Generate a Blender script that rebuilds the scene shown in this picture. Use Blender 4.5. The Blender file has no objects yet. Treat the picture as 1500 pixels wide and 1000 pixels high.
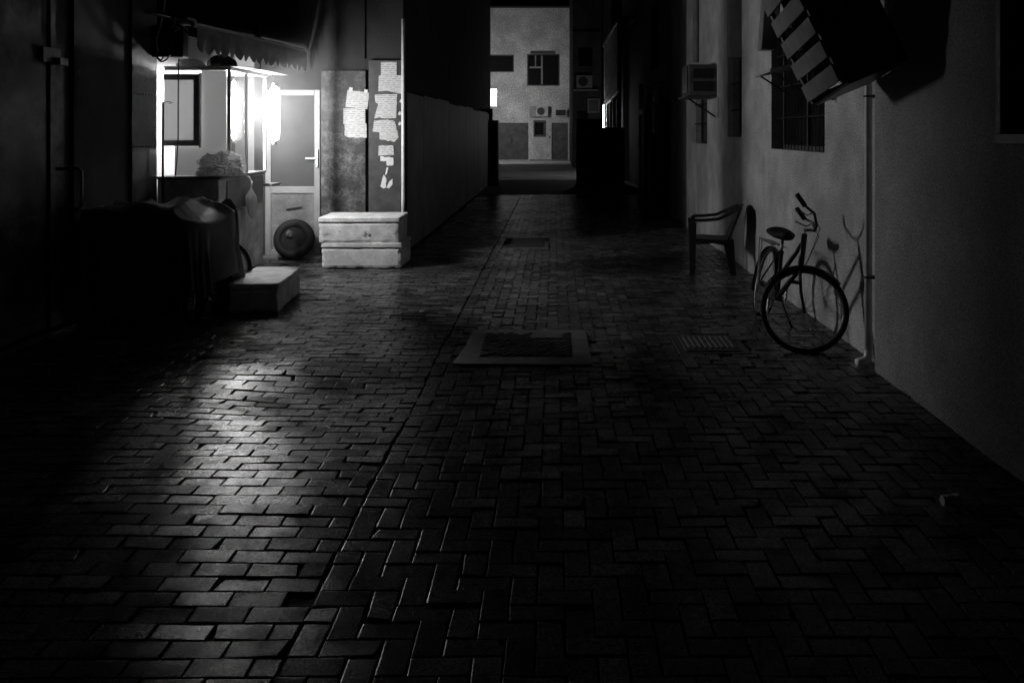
import bpy, bmesh, math, random
from mathutils import Vector, Matrix, noise
random.seed(7)
R = math.radians
S = bpy.context.scene
COL = S.collection

# ------------------------------------------------------------------ camera, sky, exposure
H, F, VX, VY = 1.65, 1280.0, 812.0, 193.0          # eye height (m), focal length and vanishing point (photo px)
cam_d = bpy.data.cameras.new('camera'); cam = bpy.data.objects.new('camera', cam_d); COL.objects.link(cam)
cam.location = (0, 0, H); cam.rotation_euler = (R(90), 0, 0)
cam_d.sensor_width = 36; cam_d.lens = 36 * F / 1500
cam_d.shift_x = -(VX - 750) / 1500; cam_d.shift_y = -(500 - VY) / 1500
cam_d.clip_start = 0.05; cam_d.clip_end = 600
S.camera = cam
w = bpy.data.worlds.new('World'); S.world = w; w.use_nodes = True
wn = w.node_tree.nodes; wl = w.node_tree.links; wn.clear()
sky = wn.new('ShaderNodeTexSky'); sky.sky_type = 'NISHITA'; sky.sun_disc = False
sky.sun_elevation = R(-4); sky.sun_rotation = R(200)
bwn = wn.new('ShaderNodeRGBToBW'); bg = wn.new('ShaderNodeBackground'); wo = wn.new('ShaderNodeOutputWorld')
bg.inputs['Strength'].default_value = 0.0006
wl.new(sky.outputs[0], bwn.inputs[0]); wl.new(bwn.outputs[0], bg.inputs['Color']); wl.new(bg.outputs[0], wo.inputs[0])
vs = S.view_settings; vs.view_transform = 'Standard'; vs.look = 'None'; vs.gamma = 1; vs.exposure = 0
try: vs.use_curve_mapping = False
except Exception: pass
S.cycles.use_denoising = True
S.cycles.max_bounces = 8; S.cycles.diffuse_bounces = 4; S.cycles.transparent_max_bounces = 12
S.cycles.sample_clamp_indirect = 4.0
S.cycles.blur_glossy = 0.3
TUBE, TUBE2, SIGN, SIGNF, FARTUBE = 930.0, 10.0, 56.0, 2.0, 110.0
STEAM = .2

# ------------------------------------------------------------------ materials (the photograph is black and white)
MATS = {}
def mat(name, v, rough=.7, metal=0., var=.25, scale=6., bump=0., bscale=60., rvar=0., spec=.5, blotch=0., bl_scale=1.3, speck=0., speck_scale=140., detail=6.):
    if name in MATS: return MATS[name]
    m = bpy.data.materials.new(name); m.use_nodes = True
    nt = m.node_tree; N = nt.nodes; L = nt.links
    p = N['Principled BSDF']
    p.inputs['Metallic'].default_value = metal; p.inputs['Specular IOR Level'].default_value = spec
    g = N.new('ShaderNodeNewGeometry')
    def nz(sc, det=detail, ro=.6):
        t = N.new('ShaderNodeTexNoise'); t.inputs['Scale'].default_value = sc; t.inputs['Detail'].default_value = det
        t.inputs['Roughness'].default_value = ro; L.new(g.outputs['Position'], t.inputs['Vector']); return t.outputs['Fac']
    def mr(src, a, b, c, d):
        t = N.new('ShaderNodeMapRange'); t.inputs[1].default_value = a; t.inputs[2].default_value = b
        t.inputs[3].default_value = c; t.inputs[4].default_value = d; L.new(src, t.inputs[0]); return t.outputs[0]
    def mul(a, b):
        t = N.new('ShaderNodeMath'); t.operation = 'MULTIPLY'
        for k, s in ((0, a), (1, b)):
            if isinstance(s, float): t.inputs[k].default_value = s
            else: L.new(s, t.inputs[k])
        return t.outputs[0]
    col = mr(nz(scale), .3, .7, v * (1 - var), v * (1 + var))
    if blotch: col = mul(col, mr(nz(bl_scale, 8, .65), .42, .62, 1 - blotch, 1.))
    if speck: col = mul(col, mr(nz(speck_scale, 2, .8), .32, .68, 1 - speck, 1 + speck))
    L.new(col, p.inputs['Base Color'])
    if rvar: L.new(mr(nz(scale * 1.7), .3, .7, max(.05, rough - rvar), min(1, rough + rvar)), p.inputs['Roughness'])
    else: p.inputs['Roughness'].default_value = rough
    if bump:
        b = N.new('ShaderNodeBump'); b.inputs['Strength'].default_value = min(1, bump); b.inputs['Distance'].default_value = .004 * max(1, bump)
        L.new(nz(bscale, 4, .7), b.inputs['Height']); L.new(b.outputs[0], p.inputs['Normal'])
    m['p'] = 1
    MATS[name] = m; return m
def emit(name, s):
    m = bpy.data.materials.new(name); m.use_nodes = True; N = m.node_tree.nodes; N.clear()
    e = N.new('ShaderNodeEmission'); e.inputs['Strength'].default_value = s; o = N.new('ShaderNodeOutputMaterial')
    m.node_tree.links.new(e.outputs[0], o.inputs[0]); return m
def clear_glass(name, refl=.12, tint=.92, rough=.03):
    m = bpy.data.materials.new(name); m.use_nodes = True; N = m.node_tree.nodes; L = m.node_tree.links; N.clear()
    t = N.new('ShaderNodeBsdfTransparent'); t.inputs[0].default_value = (tint,) * 3 + (1,)
    g = N.new('ShaderNodeBsdfGlossy'); g.inputs['Roughness'].default_value = rough
    mx = N.new('ShaderNodeMixShader'); mx.inputs[0].default_value = refl; o = N.new('ShaderNodeOutputMaterial')
    L.new(t.outputs[0], mx.inputs[1]); L.new(g.outputs[0], mx.inputs[2]); L.new(mx.outputs[0], o.inputs[0]); return m
def milky(name, v=.75, trans=.5, rough=.35):
    m = bpy.data.materials.new(name); m.use_nodes = True; N = m.node_tree.nodes; L = m.node_tree.links; N.clear()
    d = N.new('ShaderNodeBsdfDiffuse'); d.inputs[0].default_value = (v, v, v, 1)
    t = N.new('ShaderNodeBsdfTranslucent'); t.inputs[0].default_value = (v, v, v, 1)
    g = N.new('ShaderNodeBsdfGlossy'); g.inputs['Roughness'].default_value = rough
    a = N.new('ShaderNodeMixShader'); a.inputs[0].default_value = trans; b = N.new('ShaderNodeMixShader'); b.inputs[0].default_value = .07
    o = N.new('ShaderNodeOutputMaterial')
    L.new(d.outputs[0], a.inputs[1]); L.new(t.outputs[0], a.inputs[2]); L.new(a.outputs[0], b.inputs[1]); L.new(g.outputs[0], b.inputs[2]); L.new(b.outputs[0], o.inputs[0]); return m
def brick_mat():
    m = mat('paver', .098, rough=.215, var=.3, scale=30, bump=.2, bscale=220, rvar=.05, blotch=.45, bl_scale=2.4, spec=.2, speck=.75, speck_scale=95)
    N = m.node_tree.nodes; L = m.node_tree.links; p = N['Principled BSDF']
    old = p.inputs['Base Color'].links[0].from_socket
    a = N.new('ShaderNodeAttribute'); a.attribute_name = 'tone'
    x = N.new('ShaderNodeMath'); x.operation = 'MULTIPLY'; L.new(old, x.inputs[0]); L.new(a.outputs['Fac'], x.inputs[1]); L.new(x.outputs[0], p.inputs['Base Color'])
    oldr = p.inputs['Roughness'].links[0].from_socket
    y = N.new('ShaderNodeMath'); y.operation = 'MULTIPLY_ADD'; y.inputs[1].default_value = .08; y.inputs[2].default_value = -.08
    L.new(a.outputs['Fac'], y.inputs[0])
    z = N.new('ShaderNodeMath'); z.operation = 'SUBTRACT'; L.new(oldr, z.inputs[0]); L.new(y.outputs[0], z.inputs[1]); L.new(z.outputs[0], p.inputs['Roughness'])
    n2 = N.new('ShaderNodeTexNoise'); n2.inputs['Scale'].default_value = 85; n2.inputs['Detail'].default_value = 3; n2.inputs['Roughness'].default_value = .8
    gg = N.new('ShaderNodeNewGeometry'); L.new(gg.outputs['Position'], n2.inputs['Vector'])
    q2 = N.new('ShaderNodeMapRange'); q2.inputs[1].default_value = .38; q2.inputs[2].default_value = .64; q2.inputs[3].default_value = .01; q2.inputs[4].default_value = .32
    L.new(n2.outputs['Fac'], q2.inputs[0])
    n3 = N.new('ShaderNodeTexNoise'); n3.inputs['Scale'].default_value = 5; n3.inputs['Detail'].default_value = 5; L.new(gg.outputs['Position'], n3.inputs['Vector'])
    q3 = N.new('ShaderNodeMapRange'); q3.inputs[1].default_value = .38; q3.inputs[2].default_value = .6; q3.inputs[3].default_value = .15; q3.inputs[4].default_value = 1.; L.new(n3.outputs['Fac'], q3.inputs[0])
    q4 = N.new('ShaderNodeMath'); q4.operation = 'MULTIPLY'; L.new(q2.outputs[0], q4.inputs[0]); L.new(q3.outputs[0], q4.inputs[1]); L.new(q4.outputs[0], p.inputs['Specular IOR Level'])
    return m
def print_mat():
    """white paper with rows of dashes too small to read"""
    m = bpy.data.materials.new('printed_paper'); m.use_nodes = True; N = m.node_tree.nodes; L = m.node_tree.links; p = N['Principled BSDF']
    p.inputs['Roughness'].default_value = .8
    g = N.new('ShaderNodeTexCoord'); sx = N.new('ShaderNodeSeparateXYZ'); L.new(g.outputs['Object'], sx.inputs[0])
    cx = N.new('ShaderNodeCombineXYZ'); L.new(sx.outputs['X'], cx.inputs[0]); L.new(sx.outputs['Z'], cx.inputs[1])
    def mt(op, x, y=None, c=None):
        t = N.new('ShaderNodeMath'); t.operation = op
        for k, q in ((0, x), (1, y)):
            if q is None: continue
            if isinstance(q, float): t.inputs[k].default_value = q
            else: L.new(q, t.inputs[k])
        return t.outputs[0]
    line = mt('LESS_THAN', mt('FRACT', mt('DIVIDE', sx.outputs['Z'], .027)), .34)
    nz = N.new('ShaderNodeTexNoise'); nz.inputs['Scale'].default_value = 1; nz.inputs['Detail'].default_value = 3
    rowi = mt('FLOOR', mt('DIVIDE', sx.outputs['Z'], .027))
    c2 = N.new('ShaderNodeCombineXYZ'); L.new(mt('MULTIPLY', sx.outputs['X'], 26.), c2.inputs[0]); L.new(mt('MULTIPLY', rowi, 3.7), c2.inputs[1])
    L.new(c2.outputs[0], nz.inputs['Vector'])
    ink = mt('MULTIPLY', line, mt('GREATER_THAN', nz.outputs['Fac'], .47))
    r = N.new('ShaderNodeMapRange'); r.inputs[3].default_value = .5; r.inputs[4].default_value = .25; L.new(ink, r.inputs[0])
    L.new(r.outputs[0], p.inputs['Base Color'])
    return m
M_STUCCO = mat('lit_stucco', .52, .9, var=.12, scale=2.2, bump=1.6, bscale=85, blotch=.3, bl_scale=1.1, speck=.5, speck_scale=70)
M_STUCCO2 = mat('coarse_dimmed_stucco', .24, .62, var=.15, scale=2.5, bump=1.8, bscale=95, blotch=.3, bl_scale=1.2, speck=.6, speck_scale=80)  # darker tone stands in for the weaker light on the near wall
M_FARW = mat('far_plaster', .5, .9, var=.12, scale=1.2, bump=1.2, bscale=30, blotch=.3, bl_scale=.9, speck=.5, speck_scale=14)
M_BLOCKW = mat('far_block_plaster', .13, .9, var=.3, scale=1.5, blotch=.4)
M_DARKW = mat('dark_plaster', .06, .9, var=.3, scale=1.5, bump=.8, bscale=40, blotch=.4)
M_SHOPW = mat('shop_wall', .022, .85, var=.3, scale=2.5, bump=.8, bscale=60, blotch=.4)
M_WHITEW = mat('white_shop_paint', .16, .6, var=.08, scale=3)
M_HOARD = mat('hoarding_sheet', .24, .6, var=.25, scale=1.8, blotch=.35, bump=.3, bscale=20)
M_DOORM = mat('dark_door_steel', .16, .42, metal=.55, var=.5, scale=4, blotch=.65, bl_scale=3.2, rvar=.15, bump=.5, bscale=18)
M_STEEL = mat('scuffed_sheet_steel', .075, .6, var=.8, scale=11, blotch=.85, bl_scale=5, rvar=.15, bump=.4, bscale=30, speck=.7, speck_scale=38)
M_STEEL2 = mat('dark_sheet_steel', .05, .5, var=.4, scale=7, blotch=.4, bl_scale=5, rvar=.15, bump=.4, bscale=30)
M_GREYP = mat('grey_paint', .22, .5, var=.2, scale=5, blotch=.3, bl_scale=3)
M_ALU = mat('white_aluminium', .42, .4, var=.1, scale=6)
M_DOORFR = mat('door_frame_paint', .17, .45, var=.15, scale=6); M_DOORLO = mat('door_lower_panel', .12, .55, var=.2, scale=5, blotch=.4, bl_scale=4, speck=.2, speck_scale=40)
M_CARTP = mat('cart_panel', .75, .5, var=.25, scale=6, blotch=.4, bl_scale=4, rvar=.1)
M_FOAM = mat('white_foam', .84, .75, var=.08, scale=8, blotch=.3, bl_scale=6, bump=1.2, bscale=90, speck=.12, speck_scale=60)
M_BLACK = mat('black_rubber', .01, .75, var=.3, spec=.2)
M_BLACKM = mat('black_metal', .025, .4, metal=.3, var=.3, scale=12)
M_BIKE = mat('bike_black_enamel', .03, .32, metal=.2, var=.4, scale=14)
M_CHROME = mat('dull_chrome', .28, .38, metal=1, var=.3, scale=25)
M_CLOTH = mat('dark_tarpaulin', .09, .7, var=.3, scale=4, bump=.5, bscale=60)
M_BOARD = mat('grey_board', .16, .7, var=.3, scale=5)
M_CHAIR = mat('dark_plastic', .02, .45, var=.15)
M_DKGLASS = mat('dark_window_glass', .012, .12, var=.2, spec=.6)
M_DKFRAME = mat('dark_window_frame', .05, .5, var=.2)
M_CAGE = mat('cage_slat', .19, .7, var=.3, scale=9, blotch=.3)
M_CONC = mat('concrete', .13, .7, var=.25, scale=9, blotch=.25, bl_scale=5, bump=1, bscale=120)
M_IRON = mat('cast_iron', .05, .42, metal=.3, var=.3, scale=20, bump=.6, bscale=90)
M_STUD = mat('worn_stud', .10, .6, var=.4, scale=30); M_ACD = mat('dark_ac_casing', .09, .6, var=.3, scale=5, blotch=.4, bl_scale=4)  # second casing is a darker tone with random blotches
M_WOODD = mat('weathered_door', .075, .7, var=.35, scale=5, blotch=.3, bl_scale=3)
M_ACW = mat('ac_casing', .42, .55, var=.15, scale=5, blotch=.25, bl_scale=4)
M_PIPE = mat('grey_pipe', .75, .35, var=.2, scale=8)
M_EARTH = mat('bedding_sand', .022, .95, var=.3, scale=20, bump=1, bscale=120)
M_ASPH = mat('asphalt', .035, .95, var=.3, scale=3, bump=1, bscale=60)
M_ASPHL = mat('yard_concrete', .4, .7, var=.3, scale=.8, bump=1, bscale=30)
M_CABLE = mat('cable', .02, .4)
M_LIGHTCABLE = mat('pale_cable', .5, .4)
M_INK = mat('ink', .13, .8)
M_VINYL = mat('awning_vinyl', .22, .55, var=.3, scale=6, blotch=.3, bl_scale=5)
M_PAVER = brick_mat(); M_PRINT = print_mat()
M_GLASS = clear_glass('case_glass', .03); M_FROST = mat('frosted_door_glass', .05, .6, var=.15, scale=3, spec=.12); M_BAG = milky('plastic_bag', .9, .5, .25); M_PAPER = mat('torn_white_paper', .6, .8, var=.1)
M_WPANE = milky('white_pane', .6, .32, .5); M_ROOF = milky('opal_roof_sheet', .5, .4, .5); M_FRONT = milky('frosted_front', .55, .24, .4); M_GLASS2 = clear_glass('dimming_case_glass', .04, .64, .12)  # last case glass is tinted to dim lamp light on the near paving

# ------------------------------------------------------------------ mesh helpers
WORLD = {}
def wloc(o): return WORLD.get(o.name, Vector((0, 0, 0))) if o else Vector((0, 0, 0))
class MB:
    def __init__(s): s.v = []; s.f = []; s.attr = []
    def add(s, vs, fs):
        k = len(s.v); s.v += [Vector(v) for v in vs]; s.f += [tuple(i + k for i in f) for f in fs]; return s
    def box(s, x0, x1, y0, y1, z0, z1):
        return s.add([(x0,y0,z0),(x1,y0,z0),(x1,y1,z0),(x0,y1,z0),(x0,y0,z1),(x1,y0,z1),(x1,y1,z1),(x0,y1,z1)],
                     [(0,3,2,1),(4,5,6,7),(0,1,5,4),(1,2,6,5),(2,3,7,6),(3,0,4,7)])
    def obox(s, p, u, v, w_):
        """box from corner p with edge vectors"""
        p, u, v, w_ = map(Vector, (p, u, v, w_))
        return s.add([p, p+u, p+u+v, p+v, p+w_, p+u+w_, p+u+v+w_, p+v+w_], [(0,3,2,1),(4,5,6,7),(0,1,5,4),(1,2,6,5),(2,3,7,6),(3,0,4,7)])
    def beam(s, a, b, wx, wz, up=(0,0,1)):
        a, b = Vector(a), Vector(b); d = (b - a); n = d.normalized(); r = n.cross(Vector(up))
        if r.length < 1e-4: r = n.cross(Vector((1,0,0)))
        r.normalize(); q = r.cross(n)
        return s.obox(a - r*wx/2 - q*wz/2, r*wx, d, q*wz)
    def tube(s, pts, r, n=8, closed=False, cap=True):
        pts = [Vector(p) for p in pts]; m = len(pts); k = len(s.v)
        rs = r if isinstance(r, (list, tuple)) else [r] * m
        prev = None
        for i, p in enumerate(pts):
            if closed: t = pts[(i+1) % m] - pts[i-1]
            else: t = pts[min(i+1, m-1)] - pts[max(i-1, 0)]
            t.normalize()
            a = prev - t * prev.dot(t) if prev is not None else t.orthogonal()
            if a.length < 1e-5: a = t.orthogonal()
            a.normalize(); prev = a; b = t.cross(a)
            for j in range(n):
                q = 2*math.pi*j/n; s.v.append(p + (a*math.cos(q) + b*math.sin(q)) * rs[i])
        for i in range(m if closed else m-1):
            i2 = (i+1) % m
            for j in range(n):
                j2 = (j+1) % n; s.f.append((k+i*n+j, k+i*n+j2, k+i2*n+j2, k+i2*n+j))
        if cap and not closed:
            s.f.append(tuple(k+j for j in reversed(range(n)))); s.f.append(tuple(k+(m-1)*n+j for j in range(n)))
        return s
    def ring(s, c, ax, R_, r, n=48, m=10, sq=1., a0=0, a1=2*math.pi):
        c, ax = Vector(c), Vector(ax).normalized(); a = ax.orthogonal().normalized(); b = ax.cross(a); k = len(s.v)
        full = abs(a1 - a0 - 2*math.pi) < 1e-6; cnt = n if full else n+1
        for i in range(cnt):
            q = a0 + (a1-a0)*i/n; d = a*math.cos(q) + b*math.sin(q)
            for j in range(m):
                t = 2*math.pi*j/m; s.v.append(c + d*(R_ + r*math.cos(t)) + ax*(r*sq*math.sin(t)))
        for i in range(n):
            i2 = (i+1) % cnt
            for j in range(m): s.f.append((k+i*m+j, k+i*m+(j+1)%m, k+i2*m+(j+1)%m, k+i2*m+j))
        return s
    def cyl(s, a, b, r, n=14): return s.tube([a, b], r, n)
    def prism(s, poly, o, u, v, d):
        """polygon (2d) in the plane o,u,v pushed along d"""
        o, u, v, d = map(Vector, (o, u, v, d)); n = len(poly)
        vs = [o + u*p[0] + v*p[1] for p in poly]
        return s.add(vs + [p + d for p in vs], [tuple(reversed(range(n))), tuple(range(n, 2*n))] + [(i, (i+1) % n, n+(i+1) % n, n+i) for i in range(n)])
    def grid(s, fn, nu, nv, closed_u=False):
        k = len(s.v); cu = nu if closed_u else nu+1
        for j in range(nv+1):
            for i in range(cu): s.v.append(Vector(fn(i/nu, j/nv)))
        for j in range(nv):
            for i in range(nu):
                i2 = (i+1) % cu; s.f.append((k+j*cu+i, k+j*cu+i2, k+(j+1)*cu+i2, k+(j+1)*cu+i))
        return s
    def xf(s, m): s.v = [m @ p for p in s.v]; return s
    def build(s, name, m, parent=None, bevel=0., smooth=False, solid=0., origin=None, segs=2):
        off = wloc(parent)
        o0 = Vector(origin) if origin is not None else off
        me = bpy.data.meshes.new(name); me.from_pydata([tuple(p - o0) for p in s.v], [], s.f); me.update()
        if smooth:
            for p in me.polygons: p.use_smooth = True
        me.materials.append(m)
        o = bpy.data.objects.new(name, me); COL.objects.link(o); o.location = o0 - off
        if parent: o.parent = parent
        WORLD[o.name] = o0
        if bevel:
            b = o.modifiers.new('bevel', 'BEVEL'); b.width = bevel; b.segments = segs; b.limit_method = 'ANGLE'; b.angle_limit = R(40)
        if solid:
            b = o.modifiers.new('solid', 'SOLIDIFY'); b.thickness = solid; b.offset = 0
        return o
def empty(name, loc, label, cat, group=None):
    o = bpy.data.objects.new(name, None); COL.objects.link(o); o.location = loc; WORLD[o.name] = Vector(loc)
    o.empty_display_size = .1
    return tag(o, label, cat, group)
def tag(o, label, cat=None, group=None):
    o['label'] = label
    if cat: o['category'] = cat
    if group: o['group'] = group
    return o
def struct(o): o['kind'] = 'structure'; return o
def stuff(o): o['kind'] = 'stuff'; return o
def B(*a): return MB().box(*a)
def ground_pt(x, y): z = H * F / (y - VY); return ((x - VX) * z / F, z)

def wall_cells(mb, plane, t0, t1, a0, a1, z0, z1, holes):
    """wall with rectangular openings. plane 'x': thickness along x, runs along y; 'y': the other way"""
    aa = sorted({a0, a1} | {h[0] for h in holes} | {h[1] for h in holes}); zz = sorted({z0, z1} | {h[2] for h in holes} | {h[3] for h in holes})
    aa = [a for a in aa if a0 <= a <= a1]; zz = [z for z in zz if z0 <= z <= z1]
    for i in range(len(aa)-1):
        for j in range(len(zz)-1):
            ca, cz = (aa[i]+aa[i+1])/2, (zz[j]+zz[j+1])/2
            if any(h[0] < ca < h[1] and h[2] < cz < h[3] for h in holes): continue
            if plane == 'x': mb.box(t0, t1, aa[i], aa[i+1], zz[j], zz[j+1])
            else: mb.box(aa[i], aa[i+1], t0, t1, zz[j], zz[j+1])
    return mb
def window_x(parent, xf, y0, y1, z0, z1, mullions=1, depth=.16, grille=None, sill=True, framem=M_DKFRAME):
    """window in a wall facing -x; xf is the wall face"""
    x0, x1 = xf + depth - .05, xf + depth
    t = .045
    f = MB().box(x0, x1, y0, y1, z0, z0+t).box(x0, x1, y0, y1, z1-t, z1).box(x0, x1, y0, y0+t, z0+t, z1-t).box(x0, x1, y1-t, y1, z0+t, z1-t)
    for k in range(mullions):
        c = y0 + (y1-y0)*(k+1)/(mullions+1); f.box(x0-.003, x1, c-.025, c+.025, z0+t, z1-t)
    win = f.build('window', framem, parent, bevel=.004)
    for k in range(mullions+1):
        a, b = y0+(y1-y0)*k/(mullions+1), y0+(y1-y0)*(k+1)/(mullions+1)
        B(x0+.02, x0+.028, a+.03, b-.03, z0+t-.01, z1-t+.01).build('pane', M_DKGLASS, win)
    B(x1+.25, x1+.27, y0-.05, y1+.05, z0-.05, z1+.05).build('dark_backing', M_DKFRAME, win)  # dark sheet standing in for the unlit room behind the panes
    if sill: B(xf-.04, xf+depth-.05, y0-.04, y1+.04, z0-.035, z0-.002).build('sill', M_GREYP, win, bevel=.006)
    if grille:
        g = MB(); xg = xf + .06
        if grille == 'bars':
            n = int((y1-y0)/.11)
            for k in range(1, n): g.cyl((xg, y0+(y1-y0)*k/n, z0), (xg, y0+(y1-y0)*k/n, z1), .004, 6)
            n = int((z1-z0)/.3)
            for k in range(1, n): g.box(xg-.012, xg-.006, y0, y1, z0+(z1-z0)*k/n-.008, z0+(z1-z0)*k/n+.008)
        else:
            st = .07; W_, Hh = y1-y0, z1-z0; k = -Hh
            while k < W_:
                for sgn in (1, -1):
                    a = max(0, k); b = min(W_, k+Hh)
                    if b - a > .02:
                        za, zb = (a-k, b-k) if sgn > 0 else (Hh-(a-k), Hh-(b-k))
                        g.beam((xg+.004*sgn, y0+a, z0+za), (xg+.004*sgn, y0+b, z0+zb), .006, .006, up=(1,0,0))
                k += st
        g.build('grille', M_BLACK, win)
    return win

# ------------------------------------------------------------------ setting: ground and pavement
g = B(-120, 120, -60, 200, -.4, -.09); struct(g.build('ground', M_EARTH))
struct(B(-4.4, 14, 22.95, 30.0, -.08, -.004).build('alley_road', M_ASPH))
struct(B(-30, 30, 30.001, 50.0, -.08, -.002).build('yard_road', M_ASPHL))
BORDER = -.85
def hgt(x, y):
    h = .010*math.sin(1.9*x + .6*y) * math.sin(.9*y + .5) + .007*math.sin(3.1*y - 1.3*x)
    h -= .040 * math.exp(-((x+1.45)**2/.55 + (y-5.55)**2/.16))
    h += .022 * math.exp(-((x+1.6)**2/.5 + (y-6.35)**2/.10))
    h += .010 * noise.noise((x*1.3, y*1.3, 3))
    if x > BORDER: h *= .6
    if y < 3.9: h -= .009*(3.9-y)**2  # near paving sloped on purpose to weaken the lamp reflection
    return h
pav = MB().grid(lambda a, b: (-4.4+7*a, .4+22.55*b, hgt(-4.4+7*a, .4+22.55*b) - .013 + .006*noise.noise((a*90, b*280, 0))), 140, 450).build('pavement', M_EARTH); struct(pav)
pieces = []
J = .0045
def brick(x0, x1, y0, y1): pieces.append((x0+J, x1-J, y0+J, y1-J))
PIT = .0985
y = .6; row = 0
while y < 22.9:
    x = BORDER - .002 + random.uniform(-.014, .002); right = x
    off = (row % 2) * .1 + random.uniform(-.012, .012)
    lim = -4.35 if y < 11.4 else -1.95
    first = .197 - off
    while right > lim:
        wd = first if first and right == x else .197
        if wd > .035: brick(right-wd, right, y, y+PIT)
        right -= wd; first = 0 if first else 0
    y += PIT; row += 1
cs = .0985
for i in range(0, 34):
    for j in range(0, 225):
        d = (i - j) % 4; x0 = BORDER + (i-1)*cs; y0 = .6 + j*cs
        if d == 0: a = (x0, x0+2*cs, y0, y0+cs)
        elif d == 3: a = (x0, x0+cs, y0, y0+2*cs)
        else: continue
        a = (max(a[0], BORDER - .004 + random.uniform(-.004, .006)), a[1], a[2], a[3])
        if a[1] - a[0] > .035 and a[1] < 2.5: brick(*a)
slabs = [(-.70, .26, 6.16, 7.2), (.93, 1.47, 6.5, 7.1), (-.73, -.08, 12.3, 13.5)]
pieces = [p for p in pieces if not any(s[0] < (p[0]+p[1])/2 < s[1] and s[2] < (p[2]+p[3])/2 < s[3] for s in slabs)]
gone = [(-.93, 3.13)]
def brick_mesh(p, mb):
    x0, x1, y0, y1 = p; cx, cy = (x0+x1)/2, (y0+y1)/2; h = hgt(cx, cy); e = .03
    gx = (hgt(cx+e, cy)-hgt(cx-e, cy))/(2*e) + random.gauss(0, .006); gy = (hgt(cx, cy+e)-hgt(cx, cy-e))/(2*e) + random.gauss(0, .019)
    h += random.gauss(0, .002); rot = random.gauss(0, .008)
    j = lambda s=.0024: random.uniform(-s, s)
    if any(abs(cx-q[0]) < .07 and abs(cy-q[1]) < .07 for q in gone): h -= .02; x1 -= .02
    cor = [(x0+j(), y0+j()), (x1+j(), y0+j()), (x1+j(), y1+j()), (x0+j(), y1+j())]
    if random.random() < .14:          # a knocked-off corner
        k = random.randrange(4); cor[k] = (cor[k][0]*.82+cx*.18, cor[k][1]*.82+cy*.18)
    def pt(c, ins, dz):
        dx, dy = c[0]-cx, c[1]-cy; hx, hy = (x1-x0)/2, (y1-y0)/2
        dx *= (hx-ins)/hx; dy *= (hy-ins)/hy
        dx, dy = dx - rot*dy, dy + rot*dx
        return (cx+dx, cy+dy, h + gx*dx + gy*dy + dz)
    ch = random.uniform(.0012, .0045)
    vs = [pt(c, 0, -.05) for c in cor] + [pt(c, 0, -ch*.28) for c in cor] + [pt(c, ch, 0) for c in cor]
    fs = [(4*r+k, 4*r+(k+1) % 4, 4*r+4+(k+1) % 4, 4*r+4+k) for r in (0, 1) for k in range(4)] + [(8, 9, 10, 11)]
    mb.add(vs, fs); mb.attr += [random.choice((.62, .8, .9, 1, 1, 1.1, 1.25, 1.5)) * random.uniform(.9, 1.1)] * 12
    return (cx, cy, h)
def seen(p):
    cx, cy = (p[0]+p[1])/2, (p[2]+p[3])/2
    px, py = VX + F*cx/cy, VY + F*H/cy
    return -10 < px < 1510 and py < 1010
vis = sorted([p for p in pieces if seen(p)], key=lambda p: -((p[1]-p[0])*(p[3]-p[2]))/((p[2]+p[3])/2)**3)
near = set(vis[:298])
def put_attr(o, attr):
    a = o.data.attributes.new('tone', 'FLOAT', 'POINT'); a.data.foreach_set('value', attr)
rest = MB()
for p in pieces:
    if p in near:
        b = MB(); c = brick_mesh(p, b); o = b.build('brick', M_PAVER, pav, origin=c); put_attr(o, b.attr)
    else: brick_mesh(p, rest)
o = rest.build('paving_bricks', M_PAVER, pav); put_attr(o, rest.attr); stuff(o)

# inspection covers
x0, x1, y0, y1 = slabs[0]
mh = empty('drain_cover', (-.22, 6.68, 0), 'raised rectangular concrete slab with a studded iron plate set in the alley paving', 'drain cover')
MB().prism([(x0-.02, y0), (x1+.01, y0-.02), (x1, y1), (x0+.03, y1+.01), (x0+.02, (y0+y1)/2)], (0,0,-.05), (1,0,0), (0,1,0), (0,0,.068)).build('slab', M_CONC, mh, bevel=.008)
B(x0+.15, x1-.13, y0+.18, y1-.16, .008, .0195).build('plate', mat('dark_iron', .012, .7), mh, bevel=.002)
nst = 0
for i in range(17):
    for j in range(17):
        if (i + j) % 2: continue
        cx, cy = x0+.185+i*.0385, y0+.215+j*.0415
        if i > 8 and j > 10 and (i-8) + (j-10) > 3 and i < 15: continue
        if random.random() < .08: continue
        MB().beam((cx-.024, cy-.018, .024), (cx+.024, cy+.018, .024), .02, .014).build('stud', M_STUD, mh)
B(x0+.50, x1-.19, y0+.72, y1-.20, .019, .029).build('mortar_patch', M_CONC, mh, bevel=.006)
x0, x1, y0, y1 = slabs[1]
mh = empty('drain_cover', (1.2, 6.8, 0), 'smaller worn iron cover sunk in the paving near the bicycle', 'drain cover')
B(x0, x1, y0, y1, -.05, .002).build('frame', M_IRON, mh, bevel=.006)
B(x0+.06, x1-.06, y0+.06, y1-.06, -.01, .010).build('plate', M_IRON, mh, bevel=.004)
for k in range(9): B(x0+.09+k*.042, x0+.108+k*.042, y0+.12, y1-.12, .006, .020).build('rib', M_STUD, mh)
x0, x1, y0, y1 = slabs[2]
mh = empty('drain_cover', (-.4, 12.9, 0), 'plain square cover in the paving beyond the stacked white boxes', 'drain cover')
B(x0, x1, y0, y1, -.05, .012).build('frame', M_CONC, mh, bevel=.008)
B(x0+.08, x1-.08, y0+.08, y1-.08, .0, .022).build('plate', M_IRON, mh, bevel=.004)

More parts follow.
